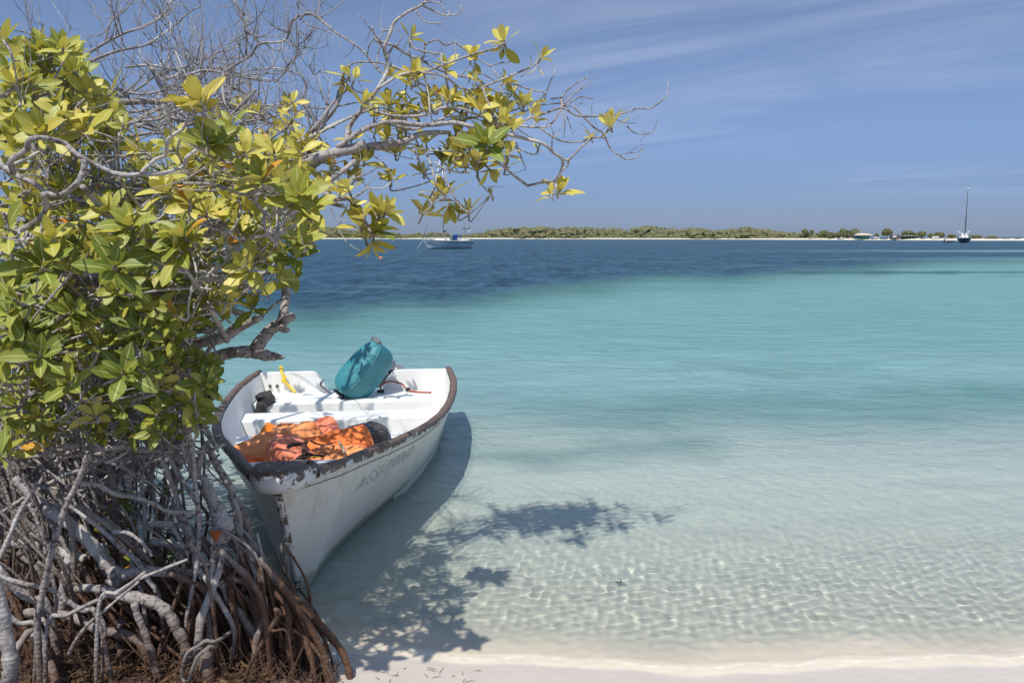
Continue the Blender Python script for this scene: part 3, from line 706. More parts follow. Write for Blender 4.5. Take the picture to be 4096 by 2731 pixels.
j = crumple('life_jacket', o_pink, bpix(745, 1006, 0.41), (.26, .22, .22), (R(25), R(-18), R(20)), .03, 7, 6, power=.55)
tag(j, 'salmon pink life jacket folded at the back beside the dark bag', 'life jacket', GJ)
j = crumple('life_jacket', o_mid, bpix(762, 1033, 0.45), (.56, .08, .26), (R(-52), R(-9), R(10)), .012, 4, 7, power=.22)
tag(j, 'bright orange flat life jacket panel spread across the right of the heap', 'life jacket', GJ)
j = crumple('life_jacket', o_peach, bpix(765, 1056, 0.43), (.44, .26, .13), (R(8), R(-6), R(24)), .035, 6, 8, fold=.025, power=.6)
tag(j, 'pale peach crumpled life jacket at the front right by the rail', 'life jacket', GJ)
def loose_strap(px, mat, r, name='strap', parent=None, flat=.35):
    P = [BM @ bpix(*p) for p in px]; P, rr_ = smooth_path(P, r, sub=5); return MB().tube(P, rr_, 6, flat=flat).build(name, mat, parent)
cord = loose_strap([(705, 1012, 0.545), (699, 1025, 0.545), (697, 1040, 0.545), (699, 1056, 0.525)], simple('brown_cord', (.10, .055, .03), .8, var=.5, vscale=60), .012, parent=j, flat=1)
loose_strap([(700, 1052, 0.535), (716, 1046, 0.545), (735, 1046, 0.545), (742, 1048, 0.535)], strap, .012, parent=j)
loose_strap([(695, 1045, 0.545), (720, 1043, 0.555), (745, 1045, 0.545), (747, 1040, 0.545), (728, 1038, 0.555), (724, 1043, 0.545)], simple('black_elastic', (.02, .02, .02), .6, var=.2), .004, parent=j, flat=1)
loose_strap([(702, 1054, 0.537), (718, 1048, 0.547), (734, 1047.5, 0.547)], yel, .003, parent=j, flat=1)
loose_strap([(712, 1010, .55), (728, 1018, .55), (748, 1020, .56), (770, 1014, .55)], strap, .011, parent=j)
loose_strap([(640, 1024, .50), (655, 1020, .51), (668, 1022, .51)], strap, .010, parent=j)
loose_strap([(778, 1012, .56), (786, 1024, .55), (792, 1040, .53)], simple('pale_webbing', (.42, .36, .28), .8, var=.3), .009, parent=j)
# bag
navy = cloth('navy_fabric', (0.030, 0.036, 0.125), (0.022, 0.026, 0.085)); char = cloth('charcoal_fabric', (0.050, 0.048, 0.050), (0.10, 0.095, 0.092))
bag = crumple('bag', navy, bpix(842, 1016, 0.41), (.33, .26, .25), (R(8), R(4), R(18)), .018, 6, 9, power=.85)
tag(bag, 'navy and charcoal canvas bag at the right end of the life jackets', 'bag')
p_ = crumple('side_panel', char, (0, 0, 0), (.20, .275, .262), (R(8), R(4), R(18)), .016, 6, 9, power=.8)
p_.location = (BM @ (bpix(842, 1016, 0.41) + Vector((.045, .01, .006)))) - (BM @ Vector((0, 0, 0))); p_.parent = bag
ring_strap(bpix(842, 1016, 0.41) + Vector((-.035, 0, .004)), .134, Matrix.Rotation(R(18), 3, 'Z') @ Vector((1, 0, -.1)), simple('grey_piping', (.30, .29, .27), .8, var=.3), .006, bag, 'piping')
# black rag over the stern seat edge
rag = cloth('black_rag_cloth', (0.018, 0.017, 0.018), (0.04, 0.036, 0.034))
rg2 = crumple('rag', rag, (-.80, 3.95, .37), (.17, .11, .08), (0, 0, R(8)), .035, 11, 12, power=.6)
tag(rg2, 'tattered black rag draped over the left end of the stern seat', 'rag')
crumple('hanging_end', rag, (0, 0, 0), (.11, .05, .30), (0, R(4), 0), .018, 11, 14, power=.35).parent = rg2
bpy.data.objects['hanging_end'].location = BM.to_3x3() @ (Vector((-.83, 3.895, .20)) - Vector((0, 0, 0)))
# yellow rope over the transom
ym, yt, yb = newmat('yellow_rope'); yg = N(yt, 'ShaderNodeTexCoord').outputs['Object']
LK(yt, mixc(yt, noise(yt, yg, 60, 3, .6), (0.72, 0.50, 0.02), (0.86, 0.66, 0.08)), yb.inputs['Base Color']); yb.inputs['Roughness'].default_value = .6
def rope(name, P, r, mat, parent=None, strands=3, pitch=0.05, world=False, sub=8):
    Q, _ = smooth_path(P, r, sub=sub); mb = MB(); L = [0]
    for i in range(1, len(Q)): L.append(L[-1] + (Q[i] - Q[i - 1]).length)
    n = max(8, int(L[-1] / (pitch / 6))); pts = []
    for k in range(n + 1):
        d = L[-1] * k / n; i = max(0, min(len(L) - 2, int(np.searchsorted(L, d)) - 1)); t = (d - L[i]) / max(L[i + 1] - L[i], 1e-6); pts.append((Q[i].lerp(Q[i + 1], t), (Q[i + 1] - Q[i]).normalized(), d))
    for s_ in range(strands):
        S = []
        for p, tt_, d in pts:
            a = tt_.orthogonal() if abs(tt_.z) < .2 else (Vector((1, 0, 0)) - tt_ * tt_.x); a.normalize(); b = tt_.cross(a); an_ = 2 * math.pi * (d / pitch + s_ / strands)
            S.append(p + (a * math.cos(an_) + b * math.sin(an_)) * r * .5)
        mb.tube(S, r * .58, 6)
    return mb.build(name, mat, parent)
yr = rope('rope', [BM @ Vector(p) for p in ((-.74, SA + .01, .50), (-.735, SA - .04, .556), (-.715, SA - .105, .53), (-.68, SA - .12, .44), (-.63, SA - .12, .38), (-.585, SA - .15, .345))], .014, ym)
tag(yr, 'short yellow rope knotted over the left half of the transom', 'rope')
crumple('knot', ym, (-.733, SA - .05, .575), (.045, .04, .035), (0, 0, 0), .014, 22, 3, power=.8, n=10).parent = yr
crumple('knot', ym, (-.695, SA - .11, .475), (.035, .03, .07), (0, 0, 0), .02, 22, 5, power=.8, n=10).parent = yr
# ---------------------------------------------------------------- mangroves
def bark_mat(name, wetness, dark=0):
    m, t, b = newmat(name); g = N(t, 'ShaderNodeNewGeometry').outputs['Position']
    n1 = noise(t, g, 14, 6, 0.65); n2 = noise(t, g, 55, 5, 0.7); n3 = noise(t, g, 3.0, 3, 0.5)
    al = N(t, 'ShaderNodeAttribute'); al.attribute_name = 'along'
    ring = math_(t, 'SINE', math_(t, 'ADD', math_(t, 'MULTIPLY', al.outputs['Fac'], 330.0), math_(t, 'MULTIPLY', n1, 9.0)))
    ringm = math_(t, 'MULTIPLY', ramp(t, ring, [(0.80, 0), (1.0, 1)]), 0.16)
    c = mixc(t, n1, (0.48, 0.445, 0.43), (0.25, 0.22, 0.21))
    c = mixc(t, ramp(t, n2, [(0.50, 0), (0.60, 1)]), c, (0.115, 0.095, 0.088))
    c = mixc(t, ringm, c, (0.17, 0.14, 0.14))
    c = mixc(t, ramp(t, n3, [(0.48, 0), (0.62, 0.7)]), c, (0.56, 0.54, 0.515))
    sz = N(t, 'ShaderNodeSeparateXYZ'); LK(t, g, sz.inputs[0])
    hgt = math_(t, 'ADD', sz.outputs[2], math_(t, 'MULTIPLY', math_(t, 'SUBTRACT', n1, 0.5), 0.5))
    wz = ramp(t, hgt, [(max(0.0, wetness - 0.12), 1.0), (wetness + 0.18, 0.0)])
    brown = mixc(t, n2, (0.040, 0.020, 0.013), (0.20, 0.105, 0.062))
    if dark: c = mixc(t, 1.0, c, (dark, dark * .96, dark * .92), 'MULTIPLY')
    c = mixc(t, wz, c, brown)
    LK(t, c, b.inputs['Base Color']); b.inputs['Roughness'].default_value = 0.82
    bb = N(t, 'ShaderNodeBump'); bb.inputs['Strength'].default_value = 0.9; bb.inputs['Distance'].default_value = 0.012
    LK(t, math_(t, 'ADD', math_(t, 'ADD', math_(t, 'MULTIPLY', n2, 0.7), math_(t, 'MULTIPLY', n1, 1.3)), math_(t, 'MULTIPLY', ring, 0.05)), bb.inputs['Height']); LK(t, bb.outputs[0], b.inputs['Normal'])
    return m
bark = bark_mat('grey_bark', 0.30); bark_wet = bark_mat('brown_root_bark', 0.62); bark_in = bark_mat('shaded_root_bark', 0.52, 0.62)  # bark_in: copy with the shade deep among the roots put into its colour
# bare bleached wood of the dead crown
dead, dt_, db = newmat('bleached_wood'); dg_ = N(dt_, 'ShaderNodeNewGeometry').outputs['Position']
dc = mixc(dt_, noise(dt_, dg_, 9, 5, .7), (0.38, 0.35, 0.34), (0.17, 0.145, 0.14)); dc = mixc(dt_, ramp(dt_, noise(dt_, dg_, 3.1, 4, .6), [(0.56, 0), (0.66, 1)]), dc, (0.60, 0.59, 0.57))
LK(dt_, dc, db.inputs['Base Color']); db.inputs['Roughness'].default_value = .75
# leaves
lm, lt, lb = newmat('mangrove_leaf')
la = N(lt, 'ShaderNodeVertexColor'); la.layer_name = 'leaf'; ls = N(lt, 'ShaderNodeSeparateColor'); LK(lt, la.outputs[0], ls.inputs[0])
lg = N(lt, 'ShaderNodeNewGeometry')
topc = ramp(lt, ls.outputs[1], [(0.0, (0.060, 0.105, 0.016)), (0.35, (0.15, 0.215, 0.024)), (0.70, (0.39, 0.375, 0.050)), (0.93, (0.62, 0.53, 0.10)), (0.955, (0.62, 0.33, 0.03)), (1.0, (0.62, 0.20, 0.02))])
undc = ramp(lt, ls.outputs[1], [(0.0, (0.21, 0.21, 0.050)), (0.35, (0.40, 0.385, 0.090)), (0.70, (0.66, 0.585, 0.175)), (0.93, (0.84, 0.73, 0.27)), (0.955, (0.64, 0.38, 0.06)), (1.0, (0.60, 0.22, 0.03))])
lc = mixc(lt, lg.outputs['Backfacing'], topc, undc)
spot = noise(lt, lg.outputs['Position'], 95, 3, .6); lc = mixc(lt, math_(lt, 'MULTIPLY', ramp(lt, spot, [(0.70, 0), (0.74, 1)]), 0.8), lc, (0.16, 0.09, 0.03))
mott = noise(lt, lg.outputs['Position'], 30, 4, .6); lc = mixc(lt, math_(lt, 'MULTIPLY', mott, 0.35), lc, (0.36, 0.34, 0.06))
lc = mixc(lt, ramp(lt, ls.outputs[0], [(0.05, 0.75), (0.13, 0.0)]), lc, (0.55, 0.55, 0.20))
lc = mixc(lt, math_(lt, 'MULTIPLY', ramp(lt, ls.outputs[2], [(0.90, 0), (1.0, 1)]), 0.35), lc, (0.42, 0.22, 0.05))
LK(lt, lc, lb.inputs['Base Color'])
LK(lt, mixc(lt, lg.outputs['Backfacing'], (0.50, 0.50, 0.50), (0.72, 0.72, 0.72)), lb.inputs['Roughness'])
trl = N(lt, 'ShaderNodeBsdfTranslucent'); LK(lt, mixc(lt, 1.0, lc, (1.15, 1.15, 0.45), 'MULTIPLY'), trl.inputs[0])
lbm = N(lt, 'ShaderNodeBump'); lbm.inputs['Strength'].default_value = 0.25; lbm.inputs['Distance'].default_value = 0.004
LK(lt, mott, lbm.inputs['Height']); LK(lt, lbm.outputs[0], lb.inputs['Normal'])
lmx = N(lt, 'ShaderNodeMixShader'); lmx.inputs[0].default_value = 0.17; LK(lt, lb.outputs[0], lmx.inputs[1]); LK(lt, trl.outputs[0], lmx.inputs[2]); LK(lt, lmx.outputs[0], lt.nodes['Material Output'].inputs['Surface'])

VW = {'A': (0, 0, 1400 / 2195), 'B': (0, 900, 1400 / 2195), 'C': (0, 1731, 1400 / 2195), 'E': (1200, 0, 1500 / 2240)}
def vp(view, x, y, Y):
    ox, oy, k = VW[view]; return at(ox + x * k, oy + y * k, Y)
class Limb: pass
LIMBS = []
def limb(tree, view, pts, Y, r, jit=0.0, sides=9, name='branch', wob=0.05):
    """a limb followed through the photograph; Y = distance at its two ends (or one per point), r = half width in the same pixels"""
    n = len(pts); k = VW[view][2]
    if isinstance(Y, (int, float)): Y = (Y, Y)
    Ys = list(Y) if len(Y) == n else [Y[0] + (Y[1] - Y[0]) * i / (n - 1) for i in range(n)]
    rs = list(r) if (isinstance(r, (list, tuple)) and len(r) == n and n != 2) else ([r[0] + (r[1] - r[0]) * i / (n - 1) for i in range(n)] if isinstance(r, (list, tuple)) else [r] * n)
    P = [vp(view, x, y, Ys[i]) + Vector((0, 0.05 * math.sin(i * 1.7 + x), 0)) * (0.6 if 0 < i < n - 1 else 0) for i, (x, y) in enumerate(pts)]
    rw = [max(0.0014, rs[i] * k * K / F * Ys[i]) for i in range(n)]
    Q, q = smooth_path(P, rw, sub=5)
    L = Limb(); L.P = Q; L.r = q; L.tree = tree; L.sides = sides; L.name = name; L.wob = wob; LIMBS.append(L); return L
def add_tube(store, Q, q, sides, wob=0.0, seed=0):
    v, f = tube_geo(Q, q, sides, True, 1.0, wob, seed); store['mb'].add(v, f)
    al = 0.0; last = Q[0]
    for p in Q:
        al += (p - last).length; last = p; store['al'] += [al] * sides
def new_store(): return {'mb': MB(), 'al': []}
def build_store(st_, name, mat, parent):
    o = st_['mb'].build(name, mat, parent)
    a = o.data.attributes.new('along', 'FLOAT', 'POINT'); a.data.foreach_set('value', np.array(st_['al'], np.float32)); return o

T1, T2, T3 = 'front', 'bough', 'bare'
YE0, YE1 = 3.55, 4.15
# --- the long bough over the water
limb(T2, 'A', [(1230, 1500), (1380, 1420), (1560, 1400), (1690, 1300), (1780, 1170), (1900, 1035), (2050, 975), (2195, 930), (2290, 900)], (3.5, 3.75), (34, 30), sides=12, name='limb')
limb(T2, 'E', [(-60, 1050), (0, 1020), (100, 960), (200, 920), (330, 890), (480, 870), (600, 848), (700, 800), (800, 790), (900, 790)], (3.7, 3.95), (34, 12), sides=12, name='limb')
EL = [
 ([(270, 870), (290, 760), (340, 700), (400, 610), (470, 530), (520, 400), (505, 290), (530, 190), (560, 120), (640, 60), (720, 20), (790, -30)], (3.75, 3.95), (15, 7)),
 ([(720, 25), (790, 60), (870, 90), (950, 75), (960, 30)], (3.95, 4.0), (6, 3)), ([(730, 15), (790, 10), (850, 40), (880, 110), (895, 60)], (3.95, 3.9), (5, 3)), ([(690, 60), (740, 120), (800, 145), (850, 130)], (3.95, 3.9), (5, 3)),
 ([(530, 180), (500, 190), (490, 175)], (3.95, 3.95), (6, 4)), ([(470, 525), (560, 460), (650, 435), (780, 440), (870, 460), (960, 520), (1060, 520), (1200, 480), (1300, 430), (1390, 400), (1425, 345)], (3.8, 4.0), (9, 5)),
 ([(530, 385), (640, 420), (750, 430), (830, 400), (880, 370), (960, 340), (1080, 310), (1170, 280), (1220, 255)], (3.9, 3.8), (8, 6)), ([(845, 320), (850, 370), (880, 380)], (3.9, 3.85), (7, 6)),
 ([(450, 240), (555, 275), (640, 320), (720, 350), (800, 400), (880, 430), (960, 450), (1060, 480), (1150, 530), (1250, 560)], (3.95, 4.1), (8, 4)), ([(555, 275), (600, 260)], (3.95, 3.9), (8, 2)), ([(555, 275), (515, 350)], (3.95, 3.85), (7, 8)),
 ([(655, 240), (680, 285), (760, 310), (845, 320)], (3.9, 3.9), (6, 5)), ([(650, 245), (660, 210)], (3.9, 3.9), (5, 4)), ([(660, 250), (655, 320), (670, 365), (700, 350)], (4.0, 4.0), (5, 3)),
 ([(750, 265), (820, 245), (870, 270), (920, 245), (1000, 300), (1060, 345), (1130, 385), (1200, 380), (1265, 365)], (4.0, 4.1), (5, 3)), ([(745, 245), (740, 330), (715, 360), (730, 430)], (4.0, 4.0), (5, 4)),
 ([(220, 880), (340, 790), (450, 740), (560, 730), (700, 745), (780, 745), (920, 730), (1030, 760), (1150, 775), (1250, 800), (1330, 820), (1450, 860), (1510, 910), (1570, 950), (1560, 1020), (1520, 1080), (1440, 1090), (1360, 1108)], (3.7, 4.0), (16, 7)),
 ([(1570, 950), (1610, 948), (1680, 880), (1740, 830), (1800, 815), (1860, 765)], (4.0, 4.0), (8, 4)), ([(1520, 1080), (1560, 1020), (1600, 985), (1605, 955)], (4.0, 4.0), (8, 6)), ([(1520, 1075), (1530, 1110), (1515, 1150)], (4.0, 3.95), (6, 5)),
 ([(1360, 1108), (1300, 1060), (1220, 1000), (1150, 930), (1112, 880)], (4.0, 3.6), (8, 6)), ([(440, 665), (600, 700), (740, 680), (850, 640), (960, 650), (1100, 700), (1200, 740), (1320, 720), (1440, 680), (1560, 650), (1640, 690), (1720, 700), (1820, 690), (1930, 680), (2005, 650), (2100, 640), (2170, 590), (2195, 540), (2197, 490)], (3.8, 4.2), (9, 3)),
 ([(1560, 650), (1600, 600), (1640, 560), (1690, 505)], (4.05, 4.05), (6, 3)), ([(1500, 590), (1560, 580), (1600, 530), (1660, 490), (1722, 460)], (4.1, 4.1), (5, 3)), ([(1560, 585), (1565, 650)], (4.1, 4.05), (7, 7)), ([(1570, 640), (1640, 590), (1680, 580), (1750, 590)], (4.05, 4.1), (4, 3)), ([(1590, 640), (1700, 610)], (4.05, 4.1), (3, 2)),
 ([(1630, 630), (1700, 710), (1760, 770), (1810, 800), (1850, 880), (1900, 930), (1950, 950), (2010, 940), (2040, 890), (2042, 862)], (4.05, 4.2), (6, 3)), ([(1905, 925), (1960, 910), (2015, 905), (2040, 890)], (4.15, 4.2), (3, 3)),
 ([(1950, 750), (2010, 790), (2080, 800), (2120, 770), (2137, 712)], (4.1, 4.15), (4, 2)), ([(1860, 700), (1940, 730), (2010, 735)], (4.1, 4.15), (3, 2)), ([(1440, 765), (1500, 810), (1570, 840), (1650, 845), (1735, 835)], (4.05, 4.1), (5, 5)), ([(1180, 740), (1300, 745), (1440, 765), (1500, 740), (1560, 650)], (3.95, 4.05), (7, 5)),
 ([(1820, 690), (1840, 655), (1870, 665), (1930, 700)], (4.1, 4.1), (4, 3)), ([(1460, 590), (1480, 530), (1515, 440), (1520, 405)], (4.1, 4.15), (5, 2)), ([(1410, 615), (1460, 560), (1380, 530), (1290, 500), (1230, 500)], (4.1, 4.0), (4, 4)),
 ([(600, 430), (700, 490), (820, 560), (900, 640), (1010, 700)], (3.9, 4.0), (5, 4)), ([(740, 440), (760, 540), (780, 660), (790, 720)], (3.85, 3.8), (6, 4)), ([(870, 460), (900, 560), (980, 580), (1060, 590), (1200, 590), (1290, 560)], (3.9, 4.1), (7, 4)), ([(1090, 500), (1110, 580), (1150, 660), (1200, 730), (1240, 790)], (3.9, 3.9), (6, 5)),
 ([(1240, 530), (1290, 600), (1330, 660), (1400, 640), (1470, 620), (1560, 615)], (4.0, 4.1), (5, 4)), ([(-20, 850), (100, 790), (270, 715), (370, 680), (470, 640)], (3.7, 3.9), (10, 6)), ([(120, 780), (150, 700), (200, 640), (230, 520), (260, 430), (320, 365), (470, 370), (560, 400)], (3.8, 3.9), (9, 4)), ([(70, 950), (90, 850), (120, 780)], (3.75, 3.8), (16, 10)),
 ([(120, 780), (240, 720), (330, 690), (420, 640), (460, 600)], (3.8, 3.9), (7, 5)), ([(200, 640), (330, 620), (470, 590)], (3.9, 4.0), (5, 3)), ([(0, 115), (60, 85), (130, 120), (220, 200), (300, 250), (380, 310), (430, 370), (480, 430)], (4.1, 3.9), (6, 6)), ([(20, 125), (60, 160), (130, 170), (210, 205), (245, 308)], (4.1, 4.1), (4, 2)), ([(60, 160), (68, 225)], (4.1, 4.1), (3, 2)),
 ([(430, 155), (440, 210), (470, 260), (455, 330), (470, 400)], (4.0, 3.95), (5, 4)), ([(400, 330), (430, 260), (495, 200)], (4.0, 4.0), (4, 3)), ([(680, 890), (720, 970), (745, 1040), (790, 1090)], (3.9, 3.95), (6, 5)), ([(720, 880), (760, 930), (800, 1040), (805, 1120), (775, 1180), (790, 1225)], (3.9, 3.8), (7, 5)), ([(790, 1220), (840, 1190), (860, 1170)], (3.8, 3.8), (4, 4)), ([(790, 1225), (735, 1275)], (3.8, 3.75), (4, 4)),
 ([(800, 965), (870, 1010), (940, 1025), (1010, 1030)], (3.85, 3.9), (5, 5)), ([(860, 1020), (890, 1110), (940, 1210), (1000, 1268)], (3.85, 3.7), (6, 5)), ([(1060, 1062), (1090, 1110), (1140, 1158)], (3.95, 3.95), (5, 4)), ([(660, 880), (760, 890), (880, 905), (1000, 915)], (3.85, 3.9), (5, 4)), ([(450, 880), (520, 900), (620, 935), (720, 955)], (3.9, 3.9), (4, 2)),
 ([(340, 950), (240, 1030), (150, 1085), (60, 1130)], (3.75, 3.5), (14, 18)), ([(200, 1090), (320, 1060), (400, 1030), (480, 988)], (3.6, 3.6), (6, 3)), ([(140, 1180), (240, 1185), (330, 1170), (410, 1115)], (3.5, 3.5), (9, 5)), ([(410, 1125), (500, 1125), (545, 1085)], (3.5, 3.5), (5, 4)), ([(160, 1190), (300, 1180), (350, 1230), (385, 1320), (420, 1380)], (3.4, 3.2), (8, 6)), ([(370, 1250), (440, 1280), (465, 1290)], (3.35, 3.3), (5, 4)),
 ([(150, 1150), (230, 1210), (250, 1230), (180, 1215)], (3.5, 3.5), (16, 8)), ([(180, 1230), (215, 1305), (285, 1315)], (3.5, 3.5), (4, 2)), ([(232, 1315), (240, 1390), (278, 1445)], (3.5, 3.5), (4, 3)), ([(440, 930), (510, 985), (600, 1130)], (3.8, 3.6), (4, 3)),
 ([(540, 720), (620, 680), (720, 660), (830, 610), (900, 560)], (3.9, 4.0), (9, 4)), ([(480, 720), (600, 760), (700, 770), (800, 720), (900, 690), (980, 700)], (3.8, 3.9), (10, 5)), ([(1010, 530), (1010, 600), (990, 700), (980, 740)], (3.95, 3.95), (7, 6)), ([(360, 940), (430, 900), (520, 890)], (3.8, 3.9), (6, 5)), ([(1290, 850), (1330, 960), (1350, 1010)], (4.0, 4.0), (5, 2)), ([(1560, 650), (1580, 740), (1575, 820)], (4.05, 4.05), (5, 2)), ([(1570, 740), (1520, 830)], (4.05, 4.0), (3, 2)), ([(1590, 680), (1610, 740), (1630, 800)], (4.1, 4.1), (4, 2)),
 ([(1250, 850), (1320, 890), (1400, 920), (1425, 880)], (4.0, 4.0), (4, 3)), ([(1270, 740), (1350, 800), (1450, 850)], (4.0, 4.0), (4, 2)), ([(1120, 380), (1190, 465), (1180, 480), (1100, 450), (1060, 430)], (4.1, 4.0), (3, 3)), ([(1380, 320), (1370, 400), (1320, 460)], (4.05, 4.0), (3, 3)),
]
for pts, Y, r in EL: limb(T2, 'E', pts, Y, r, sides=7)
# --- limbs crossing the gap beside the boat
limb(T2, 'B', [(1745, 150), (1765, 300), (1790, 420), (1790, 540), (1765, 605), (1700, 655), (1640, 730), (1590, 785), (1500, 790), (1400, 812), (1300, 850), (1200, 905), (1100, 960), (1000, 1010)], (3.75, 3.5), [24, 27, 28, 26, 34, 38, 40, 44, 36, 38, 42, 48, 50, 50], sides=14, name='limb')
limb(T2, 'B', [(1590, 790), (1660, 815), (1720, 828), (1785, 828)], 3.6, [44, 36, 26, 5], sides=12, name='snag', wob=.10)
limb(T2, 'B', [(1770, 615), (1800, 590), (1842, 570)], 3.62, [32, 30, 27], sides=12, name='snag'); limb(T2, 'B', [(1760, 640), (1795, 655), (1812, 655)], 3.55, [24, 20, 13], sides=9, name='snag')
limb(T1, 'B', [(640, 860), (760, 790), (900, 765), (1050, 762), (1200, 745), (1380, 710), (1500, 640), (1620, 585), (1640, 575)], (3.3, 3.3), [36, 34, 34, 33, 32, 34, 28, 24, 18], sides=12, name='limb')
limb(T1, 'B', [(1600, 595), (1660, 545), (1790, 445)], 3.3, (14, 6)); limb(T1, 'B', [(1425, 720), (1385, 610), (1310, 510), (1240, 415), (1180, 300)], (3.25, 2.7), (20, 12), name='limb'); limb(T1, 'B', [(1200, 790), (1270, 810), (1300, 840)], 3.4, (20, 14)); limb(T1, 'B', [(1160, 930), (1300, 905), (1380, 850), (1435, 805)], 3.1, (8, 4))
limb(T1, 'B', [(120, 660), (190, 570), (280, 480), (380, 400), (440, 335), (540, 345), (680, 320), (800, 260), (950, 250), (1050, 240)], (3.1, 3.5), [34, 42, 46, 42, 38, 34, 34, 30, 28, 22], sides=12, name='limb')
limb(T1, 'B', [(200, 560), (270, 640), (350, 730), (450, 800), (560, 845), (660, 870), (780, 900)], (3.15, 3.6), (36, 40), sides=12, name='limb')
limb(T1, 'B', [(820, 380), (845, 600), (850, 700), (868, 850), (890, 1000), (908, 1150), (930, 1250), (960, 1340), (1000, 1420)], (3.6, 3.3), [22, 24, 24, 24, 26, 30, 36, 40, 34], sides=12, name='trunk')
limb(T1, 'B', [(950, 560), (1000, 700), (1060, 800), (1090, 950), (1120, 1080), (1170, 1250), (1200, 1400), (1210, 1567)], (3.2, 3.15), (18, 24), sides=10, name='trunk')
limb(T1, 'B', [(800, 940), (940, 1060), (1000, 1120), (1100, 1200), (1180, 1300)], (3.5, 3.4), (26, 18), name='limb')
for pts, Y, r in [([(380, 1345), (430, 1370), (520, 1390), (640, 1390), (760, 1390), (900, 1400), (1090, 1412)], (3.0, 3.0), (24, 16)), ([(1000, 1390), (1090, 1370), (1165, 1400)], (3.0, 2.95), (14, 10)), ([(1400, 1370), (1360, 1390), (1300, 1410), (1210, 1425)], (3.3, 3.2), (15, 12)),
    ([(1170, 1080), (1200, 1160), (1250, 1200), (1290, 1290), (1350, 1380)], (3.2, 3.3), (10, 14)), ([(470, 1150), (560, 1180), (700, 1170), (790, 1140), (870, 1115)], (2.9, 3.0), (8, 4)), ([(250, 600), (350, 580), (480, 510), (560, 450), (640, 410)], (3.0, 3.0), (11, 7)), ([(160, 1290), (330, 1240), (480, 1200), (600, 1190)], (2.9, 3.0), (10, 6)),
    ([(0, 1100), (140, 1060), (330, 1030), (500, 1050), (700, 1040)], (2.9, 3.1), (9, 6)), ([(120, 760), (145, 900), (150, 1060), (100, 1180)], (2.6, 2.7), (10, 7)), ([(640, 1000), (750, 950), (740, 940)], (2.5, 2.5), (7, 5)), ([(520, 1080), (470, 1140), (430, 1180), (330, 1240)], (2.6, 2.7), (6, 5)), ([(1040, 1150), (1010, 1230), (970, 1260)], (3.1, 3.1), (7, 4)), ([(0, 1470), (150, 1460), (330, 1440), (500, 1430), (700, 1440)], (3.0, 3.1), (16, 14)), ([(0, 1430), (100, 1390), (230, 1330), (380, 1250)], (2.8, 2.9), (9, 6)),
    ([(660, 1490), (760, 1440), (850, 1320)], (2.9, 2.9), (9, 6)), ([(930, 1480), (1050, 1470), (1165, 1475)], (2.9, 2.9), (10, 8)), ([(0, 520), (60, 520), (200, 560)], (3.1, 3.1), (18, 20)), ([(1180, 940), (1240, 990), (1300, 930), (1320, 905)], (3.2, 3.2), (6, 3))]: limb(T1, 'B', pts, Y, r, sides=8)
